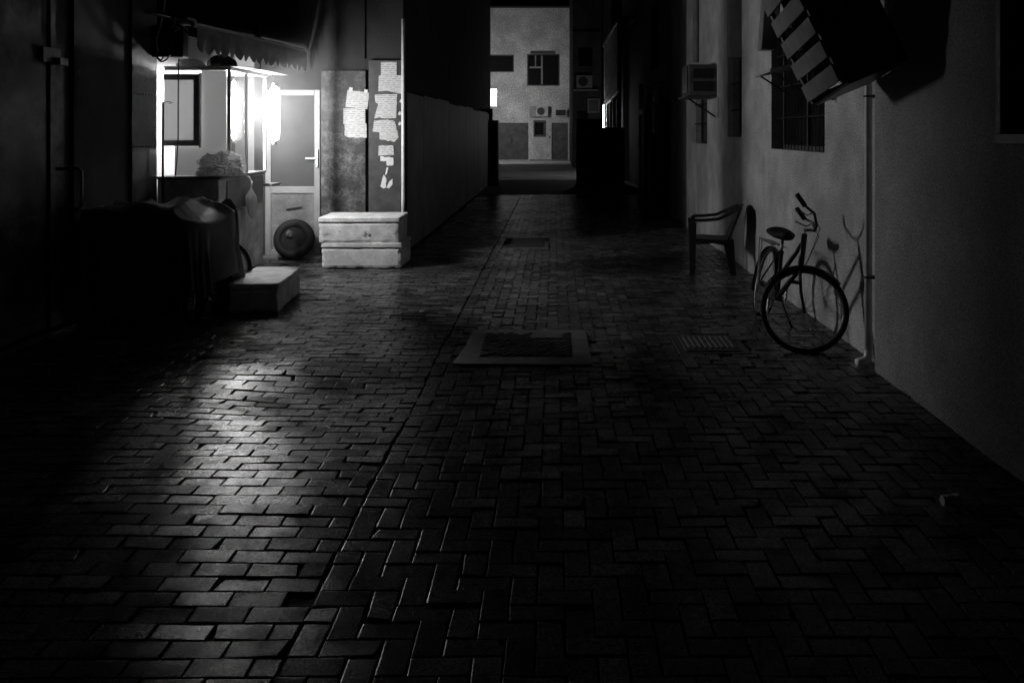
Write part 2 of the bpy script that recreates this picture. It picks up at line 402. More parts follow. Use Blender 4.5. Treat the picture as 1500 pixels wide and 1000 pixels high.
# ------------------------------------------------------------------ right side: near building
nb = empty('plaster_building', (2.6, 3, 0), 'coarse grey plastered building with a diamond-mesh window beside the alley mouth', 'building')
XN = 2.215
hole = (2.9, 4.30, 1.64, 3.1)
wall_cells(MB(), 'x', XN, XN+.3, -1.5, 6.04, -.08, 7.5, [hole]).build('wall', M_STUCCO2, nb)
wn_ = window_x(nb, XN, *hole, mullions=1, grille='mesh', sill=False, depth=.14)
t = .05
MB().box(XN-.02, XN+.02, hole[0]-t, hole[1]+t, hole[2]-t, hole[2]).box(XN-.02, XN+.02, hole[0]-t, hole[1]+t, hole[3], hole[3]+t).box(XN-.02, XN+.02, hole[1], hole[1]+t, hole[2], hole[3]).box(XN-.02, XN+.02, hole[0]-t, hole[0], hole[2], hole[3]).build('surround', M_GREYP, wn_, bevel=.004)

# right side: middle building
XM = 2.30
mbd = empty('plaster_building', (2.7, 11.5, 0), 'pale stuccoed building wall with barred windows behind the bicycle and chair', 'building')
holes = [(7.43, 9.26, 1.47, 2.75), (10.72, 11.6, 1.58, 2.62), (13.15, 14.6, 1.46, 2.4)]
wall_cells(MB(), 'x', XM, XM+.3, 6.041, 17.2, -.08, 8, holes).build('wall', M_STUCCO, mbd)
window_x(mbd, XM, *holes[0], mullions=1, grille='bars', depth=.17, sill=False)
window_x(mbd, XM, *holes[1], mullions=1, grille='bars', depth=.2, sill=False)
window_x(mbd, XM, *holes[2], mullions=1, grille='bars', depth=.2, sill=False)
B(XM-.02, XM+.02, 12.2, 12.42, 1.85, 2.14).build('vent_box', M_ACW, mbd, bevel=.004)
# skirting of dirt-stained mortar where wall meets paving
rp = MB().tube([(XM-.075, 6.19, .08), (XM-.075, 6.19, 5)], .027, 14)
dp = empty('drain_pipe', (XM-.07, 6.19, 0), 'tall grey drainpipe clamped to the wall in front of the bicycle', 'pipe')
rp.build('pipe', M_PIPE, dp, smooth=True)
MB().tube([(XM-.075, 6.19, .11), (XM-.075, 6.19, .06), (XM-.10, 6.19, .03), (XM-.16, 6.17, .02)], .03, 12).build('elbow', M_PIPE, dp, smooth=True)
for z in (.62, 1.9, 3.2): MB().ring((XM-.075, 6.19, z), (0,0,1), .03, .007, 20, 6).box(XM-.05, XM, 6.175, 6.205, z-.012, z+.012).build('clamp', M_BLACKM, dp)
B(XM-.0035, XM+.01, 6.36, 6.62, .42, 5.2).build('trunking', mat('trunking', .05, .6, var=.2, scale=3), mbd) if False else None
tp = empty('wall_tap', (XM-.05, 7.15, 1.92), 'short dark overflow spout sticking out of the stucco right of the barred window', 'spout')
MB().tube([(XM, 7.2, 1.945), (XM-.09, 7.2, 1.94), (XM-.14, 7.2, 1.91)], .02, 10).build('spout', M_BLACKM, tp, smooth=True)
MB().ring((XM-.012, 7.2, 1.945), (1,0,0), .028, .01, 16, 6).build('flange', M_BLACKM, tp, smooth=True)

# shelf hood over the barred window
hd = empty('window_hood', (2.2, 8.3, 2.3), 'small pale sheet hood jutting from the barred window', 'hood')
MB().obox((1.98, 8.02, 2.20), (.34, 0, .07), (0, .62, -.02), (0, 0, .028)).build('sheet', M_ACW, hd, bevel=.004)
for yy in (8.05, 8.55): MB().beam((2.02, yy, 2.19), (2.31, yy, 2.0), .016, .016).build('bracket', M_BLACKM, hd)

# diagonal and vertical ducts on the wall
o = tag(MB().obox((2.14, 9.05, 2.50), (0, .17, 0), (.16, 0, 0), (0, -.66, 2.0)).build('diagonal_duct', M_GREYP, bevel=.008), 'slanting square duct above the barred window', 'duct')
o = tag(B(2.15, XM-.001, 10.72, 10.88, 2.56, 7.0).build('vertical_duct', M_GREYP, bevel=.008), 'vertical square duct running up from the narrow window', 'duct')
o = tag(MB().tube([(2.25, 13.9, 2.75), (2.25, 13.9, 7.5)], .05, 12).build('soil_pipe', M_GREYP, smooth=True), 'plain vertical soil pipe high on the wall beyond the window air conditioner', 'pipe')

# window air conditioner in the middle building
ac = empty('window_air_conditioner', (2.1, 12.6, 2.14), 'boxy window air conditioner with dark louvred side jutting from the pale wall', 'air conditioner')
B(1.9, XM-.001, 12.35, 12.95, 2.16, 2.60).build('casing', M_ACD, ac, bevel=.012)
for k in range(2): B(1.96, 2.25, 12.335, 12.349, 2.22+k*.18, 2.36+k*.18).build('side_louvre', M_BLACKM, ac)
B(1.885, 1.899, 12.4, 12.9, 2.2, 2.56).build('rear_grille', M_BLACKM, ac)
B(1.84, XM-.001, 12.3, 13.0, 2.125, 2.155).build('shelf', M_ACD, ac, bevel=.004)
MB().beam((1.9, 12.4, 2.12), (2.3, 12.4, 1.85), .025, .025).build('bracket', M_BLACKM, ac)

# tilted slatted cage with an air conditioner inside
P0 = Vector((1.75, 5.35, 1.94)); u = Vector((0, .986, -.167)).normalized(); v = Vector((-.38, .19, .9)); v = (v - u*v.dot(u)).normalized(); wv = u.cross(v).normalized()
cg = empty('air_conditioner_cage', (2.1, 5.6, 1.9), 'tilted slatted wooden cage around an air conditioner high on the wall', 'cage')
UL, VL, DL = .66, .92, .46
sw = VL/6.6
for k in range(6):
    a = P0 + v*(.02 + k*VL/5.6)
    MB().obox(a, u*UL, v*(sw*.82), wv*.018).build('slat', M_CAGE, cg, bevel=.003)
for a in (0, UL-.03): MB().obox(P0+u*a+wv*.019, u*.03, v*(VL+.1), wv*.03).build('rail', M_CAGE, cg)
MB().obox(P0+u*.0+wv*.05-v*.0, u*.02, v*(VL+.1), wv*(DL-.05)).build('side_panel', M_BLACKM, cg)
for q in (0, VL+.05): MB().obox(P0+u*(UL-.02)+wv*.05+v*q, u*.02, v*.05, wv*(DL-.05)).build('side_frame', M_CAGE, cg)
MB().obox(P0+wv*.05-v*.021, u*UL, v*.02, wv*(DL-.05)).build('floor_panel', M_BLACKM, cg)
MB().obox(P0+u*.06+v*.12+wv*.10, u*(UL-.12), v*.62, wv*(DL-.12)).build('air_conditioner', mat('ac_dark', .05, .6), cg, bevel=.015)
for a in (.08, UL-.1):
    q = P0+u*a+wv*(DL*.6)+v*.5; MB().beam(q, (XM, q.y, q.z+.02), .03, .03).build('bracket', M_BLACKM, cg)

# ------------------------------------------------------------------ right side: farther buildings
rb = empty('dark_building', (3, 23, 0), 'unlit building beyond the pale stucco wall on the right', 'building')
wall_cells(MB(), 'x', 2.5, 2.8, 17.201, 33.0, -.08, 12, [(18.6, 19.8, 0, 2.4), (22, 24, 0, 2.6), (21, 22.6, 3.2, 4.8)]).build('wall', M_DARKW, rb)
for (a, b, c, d) in ((18.6, 19.8, 0, 2.4), (22, 24, 0, 2.6)): B(2.62, 2.66, a+.005, b-.005, c, d-.005).build('door', M_WOODD, rb)
B(2.62, 2.66, 21.005, 22.595, 3.205, 4.795).build('window', M_DKGLASS, rb)
B(2.32, 2.499, 17.21, 17.42, -.08, 6.5).build('pilaster', M_SHOPW, rb, bevel=.01)
# upright sign boards and posts
M_SB = mat('dull_signboard', .75, .6, var=.25, scale=3, blotch=.4, bl_scale=2)
for k, (px0, px1, ya, yb, zz, lab) in enumerate([(936, 943, 123, 160, 20.6, 'narrow pale upright sign board farthest along the unlit building wall'), (946, 955, 115, 158, 19.9, 'widest pale upright sign board in the row on the unlit building'), (958, 966, 126, 153, 19.3, 'shortest upright sign board, closest to the pale stucco wall')]):
    xa, xb = (px0-VX)*zz/F, (px1-VX)*zz/F; za, zb = H+(VY-yb)*zz/F, H+(VY-ya)*zz/F
    s_ = empty('upright_sign_board', (xa, zz, za), lab, 'sign board')
    B(xa, xb, zz, zz+.06, za, zb).build('board', M_SB, s_, bevel=.005)
    B(xb, 2.5, zz+.02, zz+.05, zb-.12, zb-.09).build('bracket', M_BLACKM, s_)
    B(xb, 2.5, zz+.02, zz+.05, za+.09, za+.12).build('bracket', M_BLACKM, s_)
for k, (px, ya, yb, zz, r, lab) in enumerate([(938, 168, 226, 20.5, .035, 'thin pale post below the narrow upright sign board'), (952, 158, 198, 19.9, .045, 'thicker pale post with a ring below the widest sign board')]):
    xa = (px-VX)*zz/F
    po = empty('sign_post', (xa, zz, 0), lab, 'post')
    MB().cyl((xa, zz, 0), (xa, zz, H+(VY-ya)*zz/F), r, 12).build('shaft', M_SB, po, smooth=True)
    MB().cyl((xa, zz, 0), (xa, zz, .04), r*2.2, 12).build('foot', M_BLACKM, po)
    MB().cyl((xa, zz, 1.72), (xa, zz, 1.86), r*1.25, 12).build('ring', M_ACW, po, smooth=True)

# slatted screen building, Z 27-35
sb = empty('slatted_building', (2.4, 31, 0), 'far right building with a screen of upright slats lit from below', 'building')
wall_cells(MB(), 'x', 2.15, 2.45, 33.001, 40.0, -.08, 13, [(34, 36, 0, 2.4)]).build('wall', M_DARKW, sb)
B(2.25, 2.3, 34.005, 35.995, 0, 2.395).build('door', M_WOODD, sb)
n = 12
for k in range(n):
    yy = 27.2 + k*.62
    B(1.95, 2.02, yy, yy+.34, 2.9, 5.0).build('slat', M_SB, sb)
MB().beam((1.985, 27.0, 3.0), (1.985, 34.8, 2.72), .09, .2).build('lower_beam', M_SB, sb)
B(1.93, 2.04, 27.0, 34.8, 5.0, 5.12).build('upper_beam', M_SB, sb)
for k in range(5):
    yy = 27.4 + k*1.75; B(1.95, 2.03, yy, yy+.2, 0, 2.66).build('post', M_SB, sb)
B(1.95, 2.5, 27.0, 34.8, 5.121, 5.2).build('deck', M_DARKW, sb)
# black cabinet shapes added for dark clutter, blocking the far lamp's reflection
for (xa, xb, ya, hh, lab) in ((.66, 1.40, 26.0, 1.98, 'tall black cabinet shape added before the far corner block'), (1.38, 2.06, 25.6, 1.72, 'shorter black cabinet shape added between the tall one and the slatted building')):
    c_ = empty('blocking_cabinet', ((xa+xb)/2, ya, 0), lab, 'cabinet')
    B(xa, xb, ya, ya+.5, .08, hh).build('housing', mat('black_blocking_cabinet', .02, .7), c_, bevel=.015)
    B(xa-.03, xb+.03, ya-.03, ya+.53, -.08, .079).build('plinth', M_CONC, c_)
    B(xa-.03, xb+.03, ya-.04, ya+.53, hh+.001, hh+.05).build('cap', mat('black_blocking_cabinet', .02, .7), c_, bevel=.01)
    B(xa+.04, (xa+xb)/2-.005, ya-.016, ya-.001, .14, hh-.08).build('door', mat('black_blocking_cabinet', .02, .7), c_, bevel=.004)
    B((xa+xb)/2+.005, xb-.04, ya-.016, ya-.001, .14, hh-.08).build('door', mat('black_blocking_cabinet', .02, .7), c_, bevel=.004)
# glowing tube on it
ft = empty('wall_tube_lamp', (1.9, 33.2, 1.5), 'thin glowing vertical tube lamp on the slatted screen building', 'lamp')
MB().cyl((1.87, 33.2, 1.52), (1.87, 33.2, 2.65), .016, 10).build('tube', emit('far_tube_glow', FARTUBE), ft)
for z in (1.46, 2.65): MB().cyl((1.87, 33.2, z), (1.87, 33.2, z+.06), .04, 10).build('end_cap', M_ACW, ft)
B(1.895, 1.95, 33.16, 33.24, 1.46, 2.71).build('batten', M_ACW, ft)

# far right block facing the camera
fb = empty('far_block', (2, 41, 0), 'far corner block with outdoor air conditioners facing down the alley', 'building')
wall_cells(MB(), 'y', 40.0, 40.3, .86, 2.45, -.08, 13, [(1.1, 1.75, 4.65, 5.5), (1.05, 1.55, 0, 2.6)]).build('wall', M_BLOCKW, fb)
B(.86, 1.16, 40.3, 49.99, -.08, 13).build('side_wall', M_SHOPW, fb)
B(1.1, 1.75, 40.2, 40.25, 4.655, 5.495).build('window', M_DKGLASS, fb); B(1.05, 1.55, 40.2, 40.25, 0, 2.595).build('door', mat('black_door', .01, .8), fb)
B(.84, 2.1, 39.9, 39.999, 6.2, 6.3).build('ledge', M_SHOPW, fb)
def split_ac(name, x0, x1, y0, y1, z0, z1, label, pipes=False, cabinet=True):
    a = empty(name, ((x0+x1)/2, y0, z0), label, 'air conditioner', 'outdoor air conditioners')
    B(x0, x1, y0, y1, z0, z1).build('casing', M_ACW, a, bevel=.015)
    cx, cz, r = x0+(x1-x0)*.42, (z0+z1)/2, (z1-z0)*.38
    MB().tube([(cx, y0-.012, cz), (cx, y0+.01, cz)], r, 24).build('fan_opening', M_BLACKM, a)
    gb = MB()
    for q in (.35, .65, .95): gb.ring((cx, y0-.018, cz), (0,1,0), r*q, .006, 24, 5)
    gb.build('fan_guard', M_BLACKM, a)
    for xx in (x0+.1, x1-.14): MB().beam((xx, y0, z0-.02), (xx, y1+.2, z0-.02), .04, .03).build('bracket', M_BLACKM, a)
    return a
split_ac('outdoor_air_conditioner', 1.0, 1.72, 39.5, 39.8, 3.62, 4.2, 'outdoor air conditioner with round fan on a shelf of the far corner block')
B(.86, 2.0, 39.45, 39.999, 3.50, 3.56).build('shelf', M_ACW, fb)
a = empty('window_air_conditioner', (1.75, 39.7, 2.4), 'square window air conditioner with pale rim on the far corner block', 'air conditioner')
MB().box(1.5, 2.06, 39.6, 39.98, 2.5, 2.57).box(1.5, 2.06, 39.6, 39.98, 3.08, 3.15).box(1.5, 1.57, 39.6, 39.98, 2.57, 3.08).box(1.99, 2.06, 39.6, 39.98, 2.57, 3.08).build('rim', M_ACW, a)
B(1.57, 1.99, 39.64, 39.98, 2.57, 3.08).build('grille', M_BLACKM, a)

# far building across the yard
fz = 50.0
def fx(px): return (px-VX)*fz/F
def fh(py): return H + (VY-py)*fz/F
far = empty('far_house', (0, fz, 0), 'pale two-storey house closing the alley, lit from the side', 'building')
big = (fx(772), fx(820), fh(126), fh(79)); lw = (fx(705), fx(753), fh(106), fh(80)); gar = (fx(728), fx(774), .04, fh(180)); sw_ = (fx(783), fx(798), fh(199), fh(178)); dr = (fx(808), fx(832), .02, fh(180))
wall_cells(MB(), 'y', fz, fz+.3, -14, 1.3, -.08, fh(12), [big, lw, gar, sw_, dr]).build('wall', M_FARW, far)
B(-14.1, 1.3, fz-.06, fz+.36, fh(12), fh(12)+.12).build('parapet', M_SHOPW, far)
for (a, b, c, d) in (big, lw, sw_):
    wi = MB().box(a, b, fz+.13, fz+.18, c, c+.06).box(a, b, fz+.13, fz+.18, d-.06, d).box(a, a+.06, fz+.13, fz+.18, c+.06, d-.06).box(b-.06, b, fz+.13, fz+.18, c+.06, d-.06).build('window', M_DKFRAME, far)
    B(a, b, fz+.19, fz+.2, c, d).build('pane', M_DKGLASS, wi)
a, b, c, d = big; m1 = a+(b-a)*.48; mt = c+(d-c)*.58
wi = MB().box(a+.15, m1, fz+.10, fz+.128, mt-.05, mt+.05).box(m1-.1, m1, fz+.10, fz+.128, c+.1, mt-.05).box(a+.45, a+.52, fz+.10, fz+.128, mt+.05, d-.1).box(m1-.1, m1, fz+.10, fz+.128, mt+.05, d-.1).build('casement', M_GREYP, far)
B(a+.2, b-.25, fz-.05, fz+.06, d-.001, d+.16).build('lintel', M_DKFRAME, far)
a, b, c, d = sw_; MB().box(a-.06, b+.06, fz-.05, fz-.001, c-.06, c).box(a-.06, b+.06, fz-.05, fz-.001, d, d+.06).box(a-.06, a, fz-.05, fz-.001, c, d).box(b, b+.06, fz-.05, fz-.001, c, d).build('window_surround', M_BLACKM, far)
a, b, c, d = gar; mid = (a+b)/2 - .05
gd = B(a, b, fz+.12, fz+.16, c, d).build('garage_door', M_WOODD, far)
for (p, q) in ((a+.03, mid-.015), (mid+.015, b-.03)):
    for k in range(13):
        hh = (d-c)/13; B(p, q, fz+.09, fz+.12, c+k*hh+.012, c+(k+1)*hh-.012).build('plank', M_WOODD, gd)
B(mid-.05, mid+.05, fz+.06, fz+.09, 1.0, 1.25).build('hasp', M_BLACKM, gd)
a, b, c, d = dr; dd = B(a, b, fz+.12, fz+.16, c, d).build('door', M_WOODD, far)
for k in range(4): B(a+.04+k*(b-a-.08)/4+.008, a+.04+(k+1)*(b-a-.08)/4-.008, fz+.10, fz+.12, c+.05, d-.05).build('plank', M_WOODD, dd)
B(a-.14, a-.06, fz-.05, fz-.002, fh(203), fh(200)).build('meter', M_BLACKM, far)
B(fx(776), fx(833), fz-.5, fz-.002, -.05, .06).build('step', M_CONC, far)
split_ac('outdoor_air_conditioner', fx(785), fx(803), fz-.38, fz-.06, fh(171), fh(156), 'outdoor air conditioner with round fan above the small window of the far house')
tag(B(fx(776), fx(784.6), fz-.3, fz-.002, fh(172), fh(156)).build('wall_cabinet', M_GREYP, bevel=.02), 'plain pale metal cabinet beside the fan unit on the far house', 'cabinet')
a = empty('window_air_conditioner', (fx(820), fz, fh(171)), 'window air conditioner with pale rim over the plank door of the far house', 'air conditioner')
q0, q1, r0, r1 = fx(813), fx(830), fh(171), fh(160)
MB().box(q0, q1, fz-.35, fz-.002, r0, r0+.05).box(q0, q1, fz-.35, fz-.002, r1-.05, r1).box(q0, q0+.05, fz-.35, fz-.002, r0+.05, r1-.05).box(q1-.05, q1, fz-.35, fz-.002, r0+.05, r1-.05).build('rim', M_ACW, a)
B(q0+.05, q1-.05, fz-.32, fz-.002, r0+.05, r1-.05).build('grille', M_BLACKM, a)
a = empty('rain_pipe', (fx(837), fz-.1, 0), 'pale rain pipe at the corner of the far house', 'pipe')
MB().cyl((fx(836), fz-.12, .02), (fx(836), fz-.12, fh(150)), .07, 12).build('pipe', M_ACW, a, smooth=True)
B(fx(836)-.05, fx(836)+.05, fz-.12, fz-.002, 1.5, 1.56).build('clamp', M_BLACKM, a)

# ------------------------------------------------------------------ left side
# glowing sign box at the end of the left wall
sg = empty('light_box_sign', (-3.4, 44, 2.9), 'glowing white light-box sign jutting past the end of the left wall', 'sign')
zz = 44.0; sx = (727-VX)*zz/F
zt, zb = H+(VY-130)*zz/F, H+(VY-156)*zz/F
B(sx-1.0, sx, zz, zz+.02, zb, zt).build('front_face', emit('sign_glow', SIGNF), sg)
B(sx-1.0, sx, zz+.14, zz+.16, zb, zt).build('rear_face', emit('sign_rear_glow', SIGN), sg)  # unseen rear glow, set far stronger than the front to light the far house
B(sx-1.0, sx, zz+.021, zz+.139, zb, zt).build('box', M_ACW, sg)
for q in (zt+.001, zb-.03): B(sx-1.02, sx+.02, zz-.01, zz+.17, q, q+.029).build('trim', M_BLACKM, sg)
B(sx-1.05, sx-1.001, zz+.05, zz+.1, zt-.15, zt-.1).build('arm', M_BLACKM, sg)

XL = -1.97
lb = empty('dark_building', (-4, 19, 0), 'tall unlit building behind the sheet hoarding on the left', 'building')
B(-8, XL-.25, 11.9, 27.2, -.08, 12).build('wall', M_DARKW, lb)
B(-8, XL-.25, 27.201, 30.4, -.08, 9).build('annex', M_DARKW, lb)
B(-10, -4.03, 30.401, 46.0, -.08, 9).build('yard_wing', M_DARKW, lb)
ho = empty('sheet_hoarding', (XL, 19, 0), 'dull sheet-metal hoarding along the left side beyond the posters', 'hoarding')
yy = 11.72
k = 0
while yy < 26.5:
    d = .002*(k % 2)
    q = B(XL-.05+d, XL-.02+d, yy+.006, yy+1.594, .03, 2.18 + .02*(k % 3)).build('panel', M_HOARD, ho, bevel=.004)
    yy += 1.6; k += 1
cb = empty('utility_cabinet', (-2.0, 26, 0), 'black stepped utility cabinet at the far end of the left hoarding', 'cabinet')
B(-2.5, -1.72, 26.6, 27.1, -.08, 2.0).build('cabinet', mat('black_cabinet', .015, .7), cb, bevel=.02)
B(-2.4, -1.9, 26.7, 27.0, 2.001, 2.35).build('head', mat('black_cabinet', .015, .7), cb, bevel=.02)
tag(MB().tube([(-1.69, 26.4, .0), (-1.83, 26.6, 1.5)], .02, 8).build('leaning_rod', M_BLACKM), 'thin dark rod leaning on the black utility cabinet', 'rod')

# shop building with recess
YD = 11.5
shop = empty('shop_building', (-3.5, 11.6, 0), 'dark plastered shop front with a white glazed door behind the food kiosk', 'building')
dx0, dx1, dz1 = -3.80, -3.08, 2.20
wall_cells(MB(), 'y', YD, YD+.3, -3.95, XL-.02, -.08, 9, [(dx0, dx1, 0, dz1)]).build('wall', M_SHOPW, shop)
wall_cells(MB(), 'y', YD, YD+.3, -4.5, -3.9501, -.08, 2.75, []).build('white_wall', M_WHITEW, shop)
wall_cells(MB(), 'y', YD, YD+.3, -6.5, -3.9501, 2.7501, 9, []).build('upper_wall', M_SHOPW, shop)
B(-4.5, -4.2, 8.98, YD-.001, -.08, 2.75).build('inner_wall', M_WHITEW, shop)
B(-3.93, -3.86, YD-.05, YD-.001, 2.45, 9).build('wall_pipe', M_SHOPW, shop)
B(-2.52, -2.49, YD-.03, YD-.001, 2.6, 9).build('wall_pipe', M_SHOPW, shop)
f = .075
door = MB().box(dx0, dx0+f, YD-.02, YD+.04, .03, dz1).box(dx1-f, dx1, YD-.02, YD+.04, .03, dz1).box(dx0+f, dx1-f, YD-.02, YD+.04, dz1-f, dz1).box(dx0+f, dx1-f, YD-.02, YD+.04, .84, .93).box(dx0+f, dx1-f, YD-.02, YD+.04, .03, .10).build('door', M_DOORFR, shop, bevel=.006)
B(dx0+f-.005, dx1-f+.005, YD+.005, YD+.013, .925, dz1-f+.005).build('frosted_pane', M_FROST, door)
B(dx0+f-.005, dx1-f+.005, YD+.0, YD+.015, .095, .845).build('lower_panel', M_DOORLO, door)
MB().beam((dx0+.27, YD-.012, .63), (dx1-.24, YD-.012, .66), .02, .018).build('scratched_bar', M_BLACKM, door)
MB().box(dx1-.05, dx1-.02, YD-.05, YD-.021, 1.18, 1.42).beam((dx1-.04, YD-.06, 1.30), (dx1-.18, YD-.06, 1.30), .02, .024).build('handle', M_CHROME, door, bevel=.003)
B(dx0, dx1, YD+.2, YD+.22, .0, dz1).build('dark_interior', M_SHOPW, shop)
B(dx0-.1, dx1+.05, YD-.22, YD-.001, -.08, .03).build('threshold', M_CONC, shop, bevel=.01)

# left near building with steel doors
XW = -4.1
ln = empty('workshop_building', (-4.3, 6, 0), 'dark workshop wall with a tall steel door and riveted corner pier', 'building')
wall_cells(MB(), 'x', XW-.4, XW, -1, 8.96, -.08, 9, [(5.4, 7.46, 0, 3.3)]).build('wall', M_DARKW, ln)
dl = B(XW-.12, XW-.06, 5.41, 7.165, .03, 3.29).build('door', M_DOORM, ln, bevel=.006)
B(XW-.055, XW-.035, 5.5, 7.1, .08, .14).build('kick_rail', M_DOORM, dl); B(XW-.055, XW-.035, 5.5, 7.1, .92, .98).build('mid_rail', M_DOORM, dl)
d2 = B(XW-.10, XW-.04, 7.18, 7.455, .03, 3.29).build('door', M_DOORM, ln, bevel=.006)
MB().box(XW-.045, XW-.02, 7.05, 7.30, 2.22, 2.34).box(XW-.02, XW+.03, 7.2, 7.32, 2.2, 2.26).build('hasp', M_CHROME, d2, bevel=.004)
hx, hy = XW+.03, 7.33
MB().tube([(XW-.04, hy-.06, 1.34), (hx+.08, hy-.02, 1.345), (hx+.105, hy, 1.32), (hx+.105, hy, 1.03), (hx+.08, hy-.02, 1.0), (XW-.04, hy-.06, 1.0)], .014, 10).build('pull_handle', M_CHROME, d2, smooth=True)
pr = B(XW+.001, XW+.03, 8.42, 8.95, .0, 5.5).build('pier', M_STEEL2, ln, bevel=.004)
for z in (1.5, 2.02, 2.6):
    for k in range(8): MB().cyl((XW+.028, 8.48+k*.06, z), (XW+.038, 8.48+k*.06, z), .010, 8).build('rivet', M_CHROME, pr)
B(XW+.001, XW+.05, 5.4, 7.4, -.03, .03).build('threshold', M_CHROME, ln)
rd = empty('iron_rod', (-4.02, 8.95, 1.1), 'thin iron rod with a hook standing against the lit white shop wall', 'rod')
MB().tube([(-4.0, 8.93, .9), (-4.0, 8.93, 1.95)], .012, 8).build('shaft', M_BLACKM, rd)
MB().tube([(-4.0, 8.93, 1.95), (-3.93, 8.92, 1.955), (-3.90, 8.92, 1.945), (-3.93, 8.92, 1.935)], .006, 6).build('hook', M_CHROME, rd)

# steel panels and post
p1 = empty('steel_panel', (-2.75, 11.4, 0), 'scuffed steel panel with three pale notices next to the white door', 'panel')
B(-3.06, -2.475, YD-.045, YD-.02, .02, 2.45).build('sheet', M_STEEL, p1, bevel=.004)
p2 = empty('steel_panel', (-2.2, 11.4, 0), 'taller dark steel panel plastered with a column of torn notices', 'panel')
B(-2.43, -1.995, YD-.062, YD-.03, .02, 2.585).build('sheet', M_STEEL2, p2, bevel=.004)
po = empty('iron_post', (XL, 11.42, 0), 'slim iron post at the shop corner beside the torn notices', 'post')
MB().cyl((XL-.005, 11.42, 0), (XL-.005, 11.42, 3.12), .024, 14).build('shaft', M_PIPE, po, smooth=True)
B(XL-.07, XL+.06, 11.36, 11.48, -.02, .02).build('foot', M_BLACKM, po)

def paper(px, label, yoff, torn=0, tape=False, rot=0, m=M_PRINT):
    """px = corner pixels; a slightly curled sheet with ragged edge"""
    yy = YD - yoff
    pts = [((x-VX)*yy/F, H+(VY-y_)*yy/F) for x, y_ in px]
    cx = sum(p[0] for p in pts)/len(pts); cz = sum(p[1] for p in pts)/len(pts)
    poly = []
    n = len(pts)
    for i in range(n):
        a, b = pts[i], pts[(i+1) % n]
        k = max(2, int(math.hypot(b[0]-a[0], b[1]-a[1])/.025))
        for j in range(k):
            t = j/k; q = torn*random.uniform(-1, 1)*.006 if j else 0
            poly.append((a[0]+(b[0]-a[0])*t+q, a[1]+(b[1]-a[1])*t+q))
    mb = MB().prism(poly, (0, yy, 0), (1,0,0), (0,0,1), (0, .0012, 0))
    for p in mb.v: p.y += -.004*abs(noise.noise((p.x*6, p.z*6, 1)))
    o = mb.build('paper_notice', m, origin=(cx, yy, cz))
    return tag(o, label, 'notice')
def rect(x0, y0, x1, y1, s=0): return [(x0, y1), (x1-s, y1+s), (x1, y0+s), (x0+s, y0)]
paper([(506,157),(538,160),(541,136),(509,132)], 'tilted printed notice taped up highest on the scuffed panel', .051)
paper([(511,132),(516,133),(517,129),(512,128)], 'small tape tab on the door-side corner of the tilted notice', .0515, m=M_PAPER)
paper([(533,135),(538,136),(539,132),(534,131)], 'small tape tab on the post-side corner of the tilted notice', .0515, m=M_PAPER)
paper([(503,182),(535,182),(535,159),(503,159)], 'square printed notice in the middle of the scuffed panel', .053)
paper([(505,199),(512,202),(537,202),(537,181),(505,181)], 'torn notice lowest of three on the scuffed panel', .050, torn=.6)
paper([(558,112),(581,112),(581,91),(558,91)], 'printed notice at the very top of the dark panel', .069)
paper([(554,134),(566,133),(588,138),(588,111),(555,111)], 'wide creased notice second from the top of the dark panel', .067, torn=.5)
paper([(548,174),(557,172),(560,174),(580,173),(582,138),(549,139),(550,150),(554,152),(552,160)], 'largest ripped notice in the middle of the dark panel', .068, torn=.6)
paper([(546,193),(556,194),(556,204),(578,208),(584,201),(578,178),(568,175),(548,177)], 'layered ragged notice below the largest ripped one', .067, torn=.9)
paper([(554,190),(574,190),(578,180),(555,180)], 'narrow printed strip pasted over the layered ragged notice', .0705)
paper([(554,228),(577,227),(576,213),(555,213)], 'small intact printed notice low on the dark panel', .068, torn=.3)
paper([(557,236),(566,236),(567,243),(576,242),(576,231),(557,229)], 'torn stub of paper just under the small intact notice', .067, torn=.9, m=M_PAPER)
paper([(557,273),(561,276),(565,275),(566,262),(562,256),(560,262)], 'longer jagged paper shred low on the dark panel', .067, torn=.8, m=M_PAPER)
paper([(566,275),(570,276),(575,270),(575,262),(570,266)], 'shorter jagged paper shred low on the dark panel by the iron post', .067, torn=.6, m=M_PAPER)
paper([(564,257),(567,254),(569,245),(566,246)], 'sliver of paper above the jagged shreds', .067, torn=.3, m=M_PAPER)
for (x_, y_, lab) in ((588,148,'upper'), (586,166,'middle'), (586,181,'lower')):
    paper([(x_-3,y_+2),(x_,y_+3),(x_+2,y_),(x_,y_-3),(x_-2,y_-1)], f'tiny {lab} paper scrap beside the iron post on the dark panel', .067, m=M_PAPER)

# ------------------------------------------------------------------ food kiosk (counter with glazed case)
ki = empty('food_kiosk', (-3.75, 9.7, 0), 'serving counter with a lit glazed case on top in front of the shop', 'kiosk')
kx0, kx1, ky0, ky1, kh = -4.08, -3.45, 9.14, 10.35, 1.19
B(kx0, kx1, 8.98, ky1, .10, kh-.03).build('counter', M_CARTP, ki, bevel=.008)
B(kx1+.001, kx1+.012, ky0+.05, ky0+.62, .15, .78).build('side_door', M_CARTP, ki, bevel=.004)
B(kx1+.001, kx1+.012, ky0+.05, ky1-.03, .82, kh-.06).build('side_panel', M_GREYP, ki, bevel=.004)
B(kx1+.012, kx1+.03, ky0+.07, ky0+.10, .45, .55).build('latch', M_BLACKM, ki)
B(kx0-.01, kx1+.03, 8.95, ky1+.02, kh-.029, kh).build('worktop', M_GREYP, ki, bevel=.006)
for yy in (ky0+.1, ky1-.1):
    for xx in (kx0+.1, kx1-.1): B(xx-.03, xx+.03, yy-.03, yy+.03, 0, .099).build('leg', M_BLACKM, ki)
